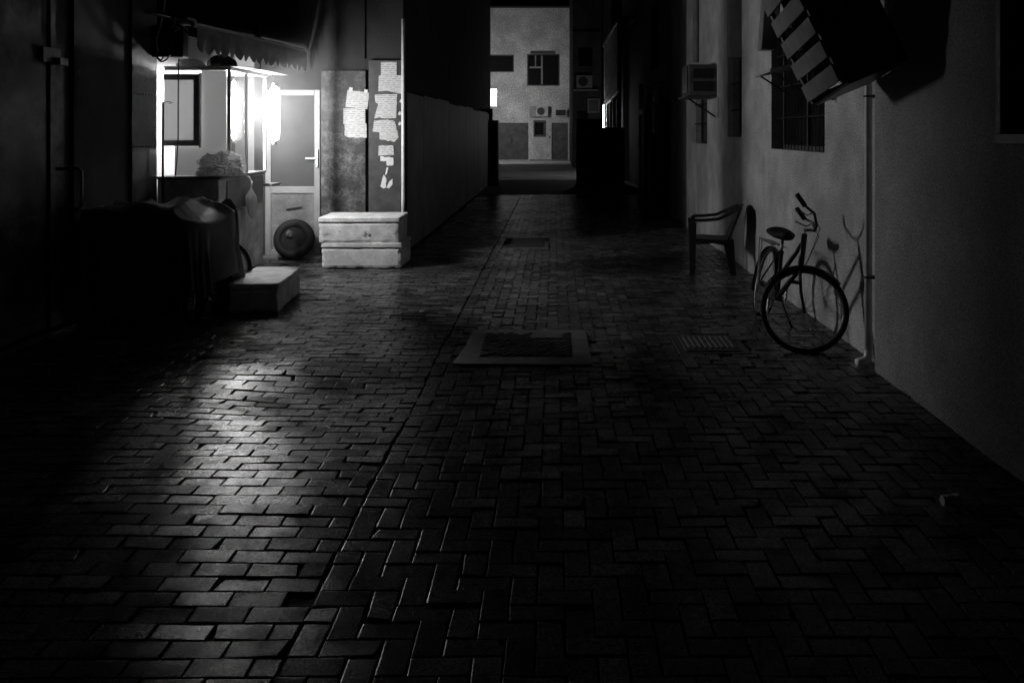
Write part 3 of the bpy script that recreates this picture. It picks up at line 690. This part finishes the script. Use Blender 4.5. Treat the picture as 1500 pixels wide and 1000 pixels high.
B(kx1-.02, kx1+.10, ky1+.021, ky1+.35, 1.0, 1.03).build('side_shelf', M_GREYP, ki, bevel=.004)
ch = 2.29; xs = kx1+.03
for (xx, yy) in ((xs+.012, 9.16), (xs, 9.70), (xs, 10.33), (kx0+.02, 10.33)):
    B(xx-.016, xx+.016, yy-.018, yy+.018, kh+.001, ch).build('post', M_ALU, ki, bevel=.004)
B(kx0, xs+.035, 9.14, 9.185, ch+.001, ch+.035).build('top_rail', M_ALU, ki, bevel=.004)
B(xs-.022, xs+.03, 9.186, 10.36, ch+.001, ch+.035).build('top_rail', M_ALU, ki, bevel=.004)
B(kx0, xs-.0225, 9.186, 10.35, ch+.012, ch+.03).build('roof', M_ROOF, ki)
B(xs-.004, xs+.002, 9.185, 9.68, kh+.002, ch).build('glass_pane', M_GLASS2, ki)
B(xs-.004, xs+.002, 9.722, 10.31, kh+.002, ch).build('glass_pane', M_GLASS, ki)
B(-3.70, xs-.017, 9.155, 9.161, kh+.002, ch).build('frosted_pane', M_FRONT, ki)
# framed white pane swung across the front
B(-3.98, -3.701, 9.155, 9.161, kh+.002, 1.50).build('frosted_pane', M_FRONT, ki)
B(kx0, -3.2, 9.10, 10.5, ch+.036, ch+.042).build('shading_sheet', M_ROOF, ki)  # overhang added to shade the upper shop wall from the lamps
wf = MB().box(-4.07, -3.705, 9.10, 9.135, 1.50, 1.56).box(-4.07, -3.705, 9.10, 9.135, 2.19, 2.25).box(-3.76, -3.705, 9.10, 9.135, 1.56, 2.19).build('side_window', M_GREYP, ki, bevel=.004)
B(-4.07, -3.76, 9.114, 9.12, 1.56, 2.19).build('white_pane', M_WPANE, wf)
B(-3.704, -3.690, 9.09, 9.14, 1.48, 2.26).build('edge_strip', M_ALU, wf)

M_TUBE = emit('tube_glow', TUBE); M_TUBE2 = emit('bulging_tube_glow', TUBE2)
def lamp(x, y_, z0, z1, r, label, m):
    l = empty('tube_lamp', (x, y_, z0), label, 'lamp', 'glowing tube lamps on the kiosk')
    n = 18
    def fn(a, t):
        rr = r*min(1, (math.sin(math.pi*min(max(t,.0),1)))**.1 if 0 < t < 1 else .15)
        return (x + rr*math.cos(2*math.pi*a), y_ + rr*math.sin(2*math.pi*a), z0 + (z1-z0)*t)
    MB().grid(fn, n, 24, True).build('tube', m, l, smooth=True)
    for z in (z0-.035, z1): MB().cyl((x, y_, z), (x, y_, z+.035), r*.5, 12).build('end_cap', M_ALU, l)
    MB().tube([(x, y_, z1+.03), (x-.01, y_+.02, z1+.1), (x-.06, y_, ch+.05)], .006, 6).build('flex', M_CABLE, l)
lamp(-3.20, 10.0, 1.54, 2.17, .06, 'bulging glowing tube lamp hung outside the kiosk next to the door', M_TUBE2)
lamp(-3.63, 9.90, 1.56, 2.22, .026, 'slim glowing tube lamp inside the glazed kiosk case', M_TUBE)

# things on the kiosk
def crumple(name, c, r, seed, m, label, cat, amp=.35, sub=4, parent=None, flat=0):
    bm = bmesh.new(); bmesh.ops.create_icosphere(bm, subdivisions=sub, radius=1)
    for q in bm.verts:
        p = q.co.copy(); f1 = noise.noise(p*1.6 + Vector((seed, 0, 0))); f2 = abs(noise.noise(p*3.7 + Vector((0, seed, 0)))); f3 = abs(noise.noise(p*8 + Vector((seed, seed, 0))))
        k = 1 + amp*.45*f1 - amp*.42*f2 - amp*.28*f3 - amp*.12*abs(noise.noise(p*15))
        q.co = Vector((p.x*r[0]*k, p.y*r[1]*k, p.z*r[2]*k))
        if q.co.z < -r[2]*.45: q.co.z = -r[2]*.45 + (q.co.z + r[2]*.45)*.08
    zmin = min(q.co.z for q in bm.verts)
    mb = MB(); bm.verts.ensure_lookup_table()
    mb.add([q.co + Vector(c) - Vector((0, 0, zmin)) for q in bm.verts], [tuple(q.index for q in f_.verts) for f_ in bm.faces]); bm.free()
    o = mb.build(name, m, parent, smooth=False, origin=None if parent else c)
    if label: tag(o, label, cat)
    return o
pb = crumple('plastic_bag', (-3.46, 9.04, kh), (.29, .12, .17), 3.1, M_BAG, 'crumpled white plastic bag heaped on the kiosk counter', 'bag', 1., 5)
crumple('plastic_bag', (-3.43, 9.13, kh), (.13, .12, .12), 9.7, M_BAG, 'small flattened plastic bag at the counter edge beside the heaped one', 'bag', .8, 4)
hb = empty('hanging_bag', (-3.41, 9.6, .7), 'knotted white plastic bag hanging on the side of the kiosk counter', 'bag')
def bagfn(a, t):
    q = 2*math.pi*a; z = 1.10 - .42*t
    rr = .012 + .075*max(0, math.sin(math.pi*max(0, (t-.22)/.80))**.7 if t > .22 else 0)
    rr *= 1 + .25*noise.noise((math.cos(q)*2, math.sin(q)*2, t*6)) + .15*abs(noise.noise((math.cos(q)*5, math.sin(q)*5, t*11)))
    return (-3.375 + rr*math.cos(q)*.6 - .01*math.sin(t*5), 9.75 + rr*1.2*math.sin(q), z)
MB().grid(bagfn, 28, 26, True).build('sack', M_BAG, hb)
MB().tube([(-3.43, 9.75, 1.16), (-3.40, 9.75, 1.14), (-3.378, 9.75, 1.09)], .008, 6).build('knot', M_BAG, hb)
crumple('rolled_sack', (-3.93, 9.45, ch+.043), (.15, .16, .075), 5.5, M_BAG, 'pale sack lying on the kiosk roof', 'sack', .4, 3)
crumple('dark_bundle', (-3.70, 9.75, ch+.043), (.17, .2, .12), 8.5, M_STEEL, 'dull dark bundle lying on the kiosk roof beside the pale sack', 'bundle', .3, 3)
# loose cable down the front
tag(MB().tube([(-3.86, 8.98, 2.40), (-3.865, 8.98, 2.0), (-3.875, 9.0, 1.6), (-3.90, 9.03, 1.35), (-3.93, 9.06, 1.195)], .007, 6).build('hanging_cable', M_CABLE, smooth=True), 'dark cable hanging down in front of the white kiosk pane', 'cable')
# round tins behind the pane
tn = empty('tin_can', (-3.98, 9.3, kh), 'dark tin standing on the counter behind the hanging cable', 'tin')
MB().cyl((-3.98, 9.30, kh), (-3.98, 9.30, kh+.16), .05, 16).build('can', M_STEEL, tn, smooth=True); MB().ring((-3.98, 9.30, kh+.16), (0,0,1), .048, .004, 20, 5).build('rim', M_CHROME, tn)

# awning
aw = empty('awning', (-3.6, 10, 2.6), 'small shop awning with a scalloped valance above the kiosk', 'awning')
A0, A1 = Vector((-3.56, 8.62, 2.70)), Vector((-3.27, 11.42, 2.70))
MB().beam(A0, A1, .03, .035).build('front_rail', M_ALU, aw)
ad = A1 - A0
MB().add([A0+Vector((0,0,.03)), A1+Vector((0,0,.03)), Vector((-5.0, 11.45, 3.1)), Vector((-5.0, 8.97, 3.1)) , ], [(0,1,2,3)]).build('canopy', M_VINYL, aw, solid=.012)
val = MB()
def vfn(a, t):
    p = A0 + ad*a; sc = .19 + .07*abs(math.sin(a*math.pi*17)); 
    return (p.x + .035 + .012*math.sin(a*60)*t + .01*noise.noise((a*9, t*2, 0)), p.y, p.z - .012 - sc*t)
val.grid(vfn, 204, 5).build('valance', M_VINYL, aw, solid=.003)
for a in (0.02, .98):
    p = A0 + ad*a; MB().beam(p, (-4.95, p.y, 3.07), .02, .02).build('arm', M_GREYP, aw)

# cable tangle and junction box at the kiosk corner
jb = empty('junction_box', (-3.98, 8.9, 2.6), 'dark junction box fixed high on the shop corner', 'box')
B(-4.06, -3.74, 8.80, 8.94, 2.40, 2.72).build('body', M_BLACKM, jb, bevel=.012); B(-4.03, -3.77, 8.792, 8.799, 2.44, 2.68).build('lid', M_STEEL2, jb, bevel=.004)
def px3(x, y_, z): return ((x-VX)*z/F, z, H+(VY-y_)*z/F)
cabs = [([(228,45),(236,60),(240,78),(236,88),(229,82),(230,74)], M_CABLE, 'looped black cable at the shop corner'),
        ([(249,42),(252,60),(250,78),(243,88),(235,90),(230,84)], M_CABLE, 'drooping black cable loop below the junction box'),
        ([(242,-8),(240,15),(236,35),(229,60),(232,76)], M_LIGHTCABLE, 'pale cable dropping past the shop corner'),
        ([(247,41),(256,40),(263,42),(256,46)], M_LIGHTCABLE, 'short white cable end stuck out of the junction box'),
        ([(254,40),(257,32),(262,29),(267,33),(270,43)], M_LIGHTCABLE, 'white cable bow curling over the junction box'),
        ([(266,36),(274,48),(281,47),(279,40),(284,52)], M_CABLE, 'black cable knot under the white rag'),
        ([(228,-10),(233,10),(241,20),(252,26),(262,34)], M_CABLE, 'black cable running down into the junction box')]
for pts, m, lab in cabs:
    P = [Vector(px3(x, y_, 8.76)) for x, y_ in pts]; Q = []
    for i in range(len(P)-1):
        p0, p1, p2, p3 = P[max(i-1,0)], P[i], P[i+1], P[min(i+2, len(P)-1)]
        for j in range(6):
            t = j/6; Q.append(.5*((2*p1) + (p2-p0)*t + (2*p0-5*p1+4*p2-p3)*t*t + (3*p1-p0-3*p2+p3)*t**3))
    Q.append(P[-1])
    tag(MB().tube(Q, .008, 6).build('loose_cable', m, smooth=True), lab, 'cable')
crumple('white_rag', px3(276, 38, 8.72), (.09, .08, .06), 2.2, M_PAPER, 'white rag stuffed over the awning end near the cables', 'rag', .5, 3)

# ------------------------------------------------------------------ covered cart and board
cc = empty('covered_cart', (-3.35, 7.9, 0), 'hand cart under a dark tarpaulin parked by the steel door', 'cart')
CX, CY, HX, HY, TOP = -3.53, 7.86, .53, .52, .985
def topz(x_, y_):
    sh = max(0, (x_-CX-.12)/.38)
    rid = (1-abs(noise.noise((x_*3.1+y_*1.2, y_*1.6, 7))))**5
    return TOP + .04*noise.noise((x_*2.3, y_*2.3, 1)) + .075*rid + .015*abs(noise.noise((x_*9, y_*9, 2))) - .11*sh**1.6 + .03*math.sin(x_*4+1)
def clothfn(a, t):
    q = 2*math.pi*a; c, s_ = math.cos(q), math.sin(q); e = .34
    bx = math.copysign(abs(c)**e, c)*HX; by = math.copysign(abs(s_)**e, s_)*HY
    hem = .22 + .22*noise.noise((c*1.7, s_*1.7, 4)) + .05*math.sin(5*q)
    if t < .45:
        k = t/.45; x_, y_ = CX+bx*k, CY+by*k
        z = topz(x_, y_) - .05*k**6
    else:
        k = (t-.45)/.55; fold = (.085*math.sin(q*11+2.2*math.sin(q*3)) + .045*math.sin(q*23+1+2*math.sin(q*2)))*min(1, k*1.8) + .03*noise.noise((c*4, s_*4, k*4))
        fl = 1 + (.05*k + fold*k)
        x_, y_ = CX+bx*fl, CY+by*fl
        z0 = topz(CX+bx, CY+by) - .05
        z = z0 + (hem - z0)*k**1.0 + .012*noise.noise((x_*9, y_*9, k*3))
    return (x_, y_, z)
MB().grid(clothfn, 220, 60, True).build('tarpaulin', M_CLOTH, cc, smooth=True)
for yy in (7.55, 8.3):
    wh = MB().ring((-3.10, yy, .26), (1,0,0), .235, .025, 40, 8).build('wheel', M_BLACK, cc, smooth=True)
    sp = MB()
    for k in range(10): sp.cyl((-3.10, yy, .26), (-3.10, yy+.22*math.cos(k*.628), .26+.22*math.sin(k*.628)), .003, 5)
    sp.build('spokes', M_CHROME, wh)
for xx in (-3.85, -3.05):
    for yy in (7.5, 8.25): B(xx-.02, xx+.02, yy-.02, yy+.02, 0, .74).build('leg', M_BLACKM, cc)
B(-3.9, -3.02, 7.45, 8.28, .74, .80).build('deck', M_BLACKM, cc)
bp = [(0,0),(.24,0),(.245,.62),(.235,.84),(.205,.93),(.165,.985),(.12,.99),(.07,.95),(.02,.88),(0,.8)]
tag(MB().prism(bp, (-3.36, 8.62, 0), (1,0,0), (0,0,1), (0,.03,.0)).build('rounded_board', M_BOARD, bevel=.008), 'upright board with a rounded top between the covered cart and the kiosk', 'board')
cw = empty('spoked_bicycle_wheel', (-3.2, 8.5, 0), 'spoked wheel leaning beside the rounded board', 'wheel')
MB().ring((-3.2, 8.5, .30), (.8, -.6, .1), .27, .022, 44, 8).build('tyre', M_BLACK, cw, smooth=True)
MB().ring((-3.2, 8.5, .30), (.8, -.6, .1), .245, .008, 44, 6).build('rim', M_CHROME, cw, smooth=True)

# ------------------------------------------------------------------ foam boxes
def foam_box(loc, L_, D_, Hh, rz, label, group=None, lid=.055, marks=False, lit=M_FOAM):
    e = empty('foam_box', loc, label, 'box', group)
    Mx = Matrix.Translation(loc) @ Matrix.Rotation(rz, 4, 'Z')
    def shell(x0, x1, y0, y1, z0, z1, seed):
        mb = MB(); nx, ny, nz_ = 24, 14, 8
        def face(fn, a, b):
            mb.grid(fn, a, b)
        face(lambda a, b: (x0+(x1-x0)*a, y0, z0+(z1-z0)*b), nx, nz_); face(lambda a, b: (x1-(x1-x0)*a, y1, z0+(z1-z0)*b), nx, nz_)
        face(lambda a, b: (x0, y1-(y1-y0)*a, z0+(z1-z0)*b), ny, nz_); face(lambda a, b: (x1, y0+(y1-y0)*a, z0+(z1-z0)*b), ny, nz_)
        face(lambda a, b: (x0+(x1-x0)*a, y0+(y1-y0)*b, z1), nx, ny); face(lambda a, b: (x0+(x1-x0)*a, y1-(y1-y0)*b, z0), nx, ny)
        for p in mb.v:
            c = Vector(((x0+x1)/2, (y0+y1)/2, (z0+z1)/2))
            ex = sum(1 for q, lo, hi in ((p.x, x0, x1), (p.y, y0, y1), (p.z, z0, z1)) if abs(q-lo) < 1e-6 or abs(q-hi) < 1e-6)
            d = (p - c); nn = noise.noise(p*7 + Vector((seed, 0, 0)))
            p += d.normalized() * (.004*nn)
            if ex >= 2: p -= d.normalized() * (.008 + .03*max(0, noise.noise(p*16 + Vector((seed, 3, 0)))))
            if ex >= 3: p -= d.normalized() * .006
        return mb.xf(Mx)
    sd = random.random()*50
    shell(-L_/2, L_/2, -D_/2, D_/2, .002, Hh-lid-.003, sd).build('body', lit, e, smooth=False)
    ld = shell(-L_/2-.008, L_/2+.008, -D_/2-.008, D_/2+.008, Hh-lid, Hh, sd+9).build('lid', lit, e, smooth=False)
    if marks:
        mk = MB(); yk = -D_/2-.0065
        for (a, b, c, d) in ((.06, .14, .075, .15), (.055, .12, .10, .125), (.03, .10, .06, .095), (.06, .09, .085, .115), (.085, .12, .065, .08), (.11, .11, .135, .095), (.13, .12, .12, .085), (.10, .10, .145, .105)):
            mk.beam((a, yk, b), (c, yk, d), .003, .0035)
        for (a, b, c, d) in ((-.42, .10, -.37, .13), (.42, .11, .46, .108), (-.25, .15, -.22, .14)): mk.beam((a, yk, b), (c, yk, d), .003, .005)
        mk.xf(Mx).build('ink_mark', M_INK, e)
    return e
foam_box((-2.335, 10.92, .0), .97, .70, .305, R(-.5), 'chipped white foam box at the bottom of the stack by the steel panels', 'stacked foam boxes')
foam_box((-2.375, 10.93, .306), .97, .72, .305, R(1.2), 'inked white foam box on top of the stack by the steel panels', 'stacked foam boxes', marks=True)
foam_box((-2.78, 8.45, .0), .44, 1.0, .27, R(5), 'low white foam box with a flat lid standing alone in front of the kiosk')

# ------------------------------------------------------------------ tyre against the door
ty = empty('old_tyre', (-3.42, 11.25, 0), 'old black tyre with a rag inside leaning on the white door', 'tyre')
ax = Vector((.06, -1, .28)).normalized(); tc = Vector((-3.36, 11.28, .262))
MB().ring(tc, ax, .20, .062, 56, 14, 1.25).build('tyre_body', M_BLACK, ty, smooth=True)
MB().tube([tc + ax*.01, tc + ax*.045], .185, 7).build('hub_cover', mat('tyre_inner', .008, .8, spec=.2), ty)
crumple('rag', tc + ax*.05 + Vector((-.05, 0, .02)), (.05, .03, .06), 4.4, M_STEEL, None, None, .5, 3, parent=ty)

# ------------------------------------------------------------------ chair (monobloc, facing the alley)
cm = Matrix.Translation((1.85, 10.25, .01)) @ Matrix.Rotation(R(180-8), 4, 'Z')
chr_ = empty('plastic_chair', (1.85, 10.25, .0), 'dark plastic armchair standing by the pale wall', 'chair')
def seatfn(a, b):
    x_, y_ = -.22+.46*a, -.225+.45*b
    return (x_, y_, .405 - .02*math.sin(math.pi*b)*math.sin(math.pi*min(1, a*1.1)) - .02*max(0, a-.85)/.15 - .015*(1-a))
MB().grid(seatfn, 12, 12).xf(cm).build('seat', M_CHAIR, chr_, smooth=True, solid=.016)
def backfn(a, b):
    yy = -.225+.45*a; top = 1 - .16*abs(2*a-1)**2.6
    t = b*top; x_ = -.20 - .15*t - .035*(1-(2*a-1)**2) + .03
    return (x_, yy, .40 + .40*t)
MB().grid(backfn, 14, 12).xf(cm).build('backrest', M_CHAIR, chr_, smooth=True, solid=.014)
for s_ in (-1, 1):
    pts = [(.235, s_*.27, .60), (.20, s_*.275, .625), (.08, s_*.275, .63), (-.06, s_*.27, .645), (-.18, s_*.25, .70), (-.30, s_*.20, .765)]
    am = MB()
    for i in range(len(pts)-1): am.beam(pts[i], Vector(pts[i+1]) + (Vector(pts[i+1])-Vector(pts[i])).normalized()*.012, .055, .034)
    am.xf(cm).build('armrest', M_CHAIR, chr_, bevel=.004)
    MB().prism([(-.034,0),(.03,0),(.042,.6),(-.05,.6)], (.235, s_*.262, .0), (1,0,0), (0,0,1), (0, .045*s_, 0)).xf(Matrix.Translation((0,0,0))).xf(cm).build('leg', M_CHAIR, chr_, bevel=.006)
    MB().prism([(-.075,0),(-.012,0),(.065,.40),(-.045,.41)], (-.19, s_*.20, .0), (1,0,0), (0,0,1), (0, .04*s_, 0)).xf(cm).build('leg', M_CHAIR, chr_, bevel=.006)
    MB().prism([(-.15,.40),(.2,.40),(.2,.345),(.0,.36),(-.15,.335)], (0, s_*.222, 0), (1,0,0), (0,0,1), (0, .012*s_, 0)).xf(cm).build('apron', M_CHAIR, chr_)

# ------------------------------------------------------------------ bicycle
lean = R(11.5)
bm_ = Matrix.Translation((1.775, 7.62, 0)) @ Matrix.Rotation(R(-90), 4, 'Z') @ Matrix.Rotation(-lean, 4, 'X')
bk = empty('bicycle', (1.88, 7.2, 0), 'old black bicycle with its front wheel turned, leaning near the pale wall', 'bicycle')
RW = .325
steer_b, steer_t = Vector((.89, 0, .60)), Vector((.82, 0, .86))
sax = (steer_t - steer_b).normalized()
SM = bm_ @ Matrix.Translation(steer_b) @ Matrix.Rotation(R(72), 4, sax) @ Matrix.Translation(-steer_b)
def wheel(c, Mx, name):
    t = MB().ring(c, (0,1,0), RW-.016, .0165, 64, 10).xf(Mx).build(name, M_BLACK, bk, smooth=True)
    MB().ring(c, (0,1,0), RW-.038, .008, 64, 8, 1.3).xf(Mx).build('rim', M_CHROME, t, smooth=True)
    sp = MB()
    for k in range(32):
        q = 2*math.pi*k/32; q2 = q + (.5 if k % 4 < 2 else -.5); s_ = .03 if k % 2 else -.03
        sp.cyl((c[0]+.02*math.cos(q2), s_, c[2]+.02*math.sin(q2)), (c[0]+(RW-.05)*math.cos(q), 0, c[2]+(RW-.05)*math.sin(q)), .0014, 4)
    sp.xf(Mx).build('spokes', M_CHROME, t)
    MB().cyl((c[0], -.045, c[2]), (c[0], .045, c[2]), .018, 12).xf(Mx).build('hub', M_CHROME, t, smooth=True)
    return t
rc, fc = Vector((0,0,RW)), Vector((1.03,0,RW))
wheel(rc, bm_, 'rear_wheel'); wheel(fc, SM, 'front_wheel')
bb, st_, sm_ = Vector((.44,0,.29)), Vector((.29,0,.66)), Vector((.245,0,.77))
fr = MB().tube([bb, st_], .017, 10).tube([steer_b+sax*.02, bb], .021, 10).tube([steer_t-sax*.05, bb+(st_-bb)*.45], .018, 10).tube([steer_b-sax*.01, steer_t+sax*.01], .023, 12)
for s_ in (-1, 1):
    fr.tube([bb+Vector((0, s_*.03, 0)), rc+Vector((0, s_*.06, 0))], .009, 8).tube([st_+Vector((0, s_*.015, 0)), rc+Vector((0, s_*.06, 0))], .008, 8)
fr.cyl(bb+Vector((0,-.036,0)), bb+Vector((0,.036,0)), .021, 12)
fr.xf(bm_).build('frame', M_BIKE, bk, smooth=True)
MB().tube([st_-Vector((0,0,.02)), sm_], .0125, 10).xf(bm_).build('seat_post', M_CHROME, bk, smooth=True)
def sadfn(a, t):
    q = 2*math.pi*a; L_ = .27; x_ = sm_.x - .13 + L_*t
    wd = .115*(1-t)**.8 + .024 if t > .0 else .1
    if t < .12: wd *= .55 + .45*t/.12
    hh = .058*(1 - .4*t); e = min(1, t/.08, (1-t)/.04) ** .5 if 0 < t < 1 else 0
    return (x_, wd*math.cos(q)*e, sm_.z + .035 + hh*math.sin(q)*e*(.9 if math.sin(q) > 0 else .75) - .02*math.sin(math.pi*t))
MB().grid(sadfn, 24, 24, True).xf(bm_).build('saddle', M_BLACK, bk, smooth=True)
spx = MB()
for s_ in (-1, 1): spx.ring(sm_+Vector((-.09, s_*.045, -.012)), (0,0,1), .02, .004, 16, 5).ring(sm_+Vector((-.09, s_*.045, .004)), (0,0,1), .02, .004, 16, 5).tube([sm_+Vector((-.09, s_*.045, -.02)), sm_+Vector((.08, s_*.012, 0))], .004, 6)
spx.xf(bm_).build('saddle_spring', M_CHROME, bk)
fk = MB()
crown = steer_b - sax*.015
for s_ in (-1, 1):
    fk.tube([crown+Vector((0, s_*.012, 0)), crown+Vector((.004, s_*.052, -.012)), crown.lerp(fc, .55)+Vector((-.012, s_*.055, 0)), fc+Vector((0, s_*.055, 0))], [.012, .013, .012, .009], 8)
fk.xf(SM).build('fork', M_BIKE, bk, smooth=True)
stem = steer_t + sax*.055
MB().tube([steer_t, stem], .011, 10).tube([stem-sax*.01, stem+Vector((.06, 0, .01))], .013, 10).xf(SM).build('stem', M_CHROME, bk, smooth=True)
hbp = stem+Vector((.06, 0, .01))
def P(dx, dy, dz): return hbp + Vector((dx, dy, dz))
hbar = MB().tube([P(-.19, -.24, .16), P(-.12, -.235, .11), P(-.03, -.18, .09), P(.015, -.09, .03), P(.01, 0, 0), P(.015, .09, .03), P(-.03, .18, .09), P(-.12, .235, .11), P(-.19, .24, .16)], .011, 10).xf(SM).build('handlebar', M_BIKE, bk, smooth=True)
for s_ in (-1, 1):
    MB().tube([P(-.20, s_*.24, .167), P(-.11, s_*.233, .105)], .0195, 12).xf(SM).build('grip', M_BLACK, hbar, smooth=True)
    MB().tube([P(-.045, s_*.195, .085), P(-.07, s_*.21, .05), P(-.17, s_*.235, .06)], .006, 6).xf(SM).build('brake_lever', M_CHROME, hbar)
    MB().tube([P(-.04, s_*.21, .08), P(.05, s_*.16, .0), P(.05, s_*.05, -.12), crown+Vector((.02, s_*.02, .02))], .003, 6).xf(SM).build('brake_cable', M_CABLE, hbar)
def guard(c, Mx, a0, a1, name):
    def fn(a, t):
        q = a0+(a1-a0)*a; rr = RW+.018 - .012*(2*t-1)**2
        return (c.x+rr*math.cos(q), -.032+.064*t, c.z+rr*math.sin(q))
    MB().grid(fn, 30, 6).xf(Mx).build(name, M_BIKE, bk, smooth=True, solid=.002)
guard(rc, bm_, R(20), R(200), 'rear_mudguard'); guard(fc, SM, R(60), R(165), 'front_mudguard')
ck = MB().ring(bb+Vector((0,-.05,0)), (0,1,0), .085, .006, 32, 6)
for k in range(5): ck.cyl(bb+Vector((0,-.05,0)), bb+Vector((.085*math.cos(k*1.257), -.05, .085*math.sin(k*1.257))), .006, 6)
ck.xf(bm_).build('chainring', M_CHROME, bk)
for s_, q in ((-1, R(-60)), (1, R(120))):
    e = bb+Vector((.17*math.cos(q), s_*.08, .17*math.sin(q)))
    MB().tube([bb+Vector((0, s_*.07, 0)), e], .009, 8).xf(bm_).build('crank', M_CHROME, bk)
    MB().obox(e+Vector((-.045, s_*.012 if s_ > 0 else -.10, -.012)), (.09,0,0), (0,.09,0), (0,0,.024)).xf(bm_).build('pedal', M_BLACK, bk, bevel=.004)
chn = MB()
for s_ in (1, -1): chn.tube([bb+Vector((0,-.05,s_*.085)), rc+Vector((0,-.05,s_*.035))], .005, 5)
chn.xf(bm_).build('chain', M_IRON, bk)
rk = MB()
for s_ in (-1, 1):
    rk.tube([(.20, s_*.055, .69), (-.30, s_*.06, .69)], .005, 6).tube([(-.18, s_*.06, .69), (0, s_*.07, RW)], .005, 6).tube([(-.27, s_*.06, .69), (0, s_*.07, RW)], .005, 6)
for x_ in (-.3, -.12, .06): rk.tube([(x_, -.06, .69), (x_, .06, .69)], .005, 6)
rk.xf(bm_).build('rear_rack', M_CHROME, bk)
MB().tube([bb+Vector((-.09, .05, .0)), Vector((.22, .24, .03))], .009, 8).xf(bm_).build('kickstand', M_CHROME, bk)

# ------------------------------------------------------------------ litter
lt = empty('paper_cup', (1.72, 3.83, .0), 'crushed pale paper cup lying on the dark paving', 'cup')
def cupfn(a, t):
    q = 2*math.pi*a; r_ = (.024 + .012*t)*(1 + .18*noise.noise((math.cos(q), math.sin(q), t*2)))
    return (1.70 + .075*t, 3.83 + r_*math.cos(q), .034 + r_*.85*math.sin(q))
MB().grid(cupfn, 20, 8, True).build('cup_wall', M_PAPER, lt, smooth=True, solid=.0015)
MB().cyl((1.70, 3.83, .034), (1.702, 3.83, .034), .0235, 18).build('cup_base', M_PAPER, lt)
crumple('litter_scrap', (-1.20, 7.92, .004), (.03, .025, .018), 6.1, M_PAPER, 'crumpled scrap of white paper on the brick paving near the drain slab', 'litter', .5, 2)

# ------------------------------------------------------------------ steam volume added to give the glow round the outer lamp
sm = bpy.data.materials.new('steam'); sm.use_nodes = True; N = sm.node_tree.nodes; L = sm.node_tree.links; N.clear()
SC = Vector((-3.15, 10.25, 2.05))
pv = N.new('ShaderNodeVolumePrincipled'); pv.inputs['Color'].default_value = (.9, .9, .9, 1); pv.inputs['Anisotropy'].default_value = .2
so = N.new('ShaderNodeOutputMaterial'); L.new(pv.outputs[0], so.inputs['Volume'])
g_ = N.new('ShaderNodeNewGeometry'); vm = N.new('ShaderNodeVectorMath'); vm.operation = 'SUBTRACT'; vm.inputs[1].default_value = SC; L.new(g_.outputs['Position'], vm.inputs[0])
vl = N.new('ShaderNodeVectorMath'); vl.operation = 'LENGTH'; L.new(vm.outputs[0], vl.inputs[0])
fr_ = N.new('ShaderNodeMapRange'); fr_.interpolation_type = 'SMOOTHSTEP'; fr_.inputs[1].default_value = 1.1; fr_.inputs[2].default_value = .05; L.new(vl.outputs['Value'], fr_.inputs[0])
nn = N.new('ShaderNodeTexNoise'); nn.inputs['Scale'].default_value = 3.2; nn.inputs['Detail'].default_value = 3; L.new(g_.outputs['Position'], nn.inputs['Vector'])
nm = N.new('ShaderNodeMapRange'); nm.inputs[1].default_value = .3; nm.inputs[2].default_value = .7; nm.inputs[3].default_value = .35; nm.inputs[4].default_value = 1.2; L.new(nn.outputs['Fac'], nm.inputs[0])
m1_ = N.new('ShaderNodeMath'); m1_.operation = 'MULTIPLY'; L.new(fr_.outputs[0], m1_.inputs[0]); L.new(nm.outputs[0], m1_.inputs[1])
m2_ = N.new('ShaderNodeMath'); m2_.operation = 'MULTIPLY'; m2_.inputs[1].default_value = STEAM; L.new(m1_.outputs[0], m2_.inputs[0]); L.new(m2_.outputs[0], pv.inputs['Density'])
o = MB().grid(lambda a, b: (SC.x+1.12*math.sin(math.pi*b)*math.cos(2*math.pi*a), SC.y+1.12*math.sin(math.pi*b)*math.sin(2*math.pi*a), SC.z-1.12*math.cos(math.pi*b)), 24, 14, True).build('steam', sm)
stuff(o); o['label'] = 'faint steam added for the glow round the outer kiosk lamp'
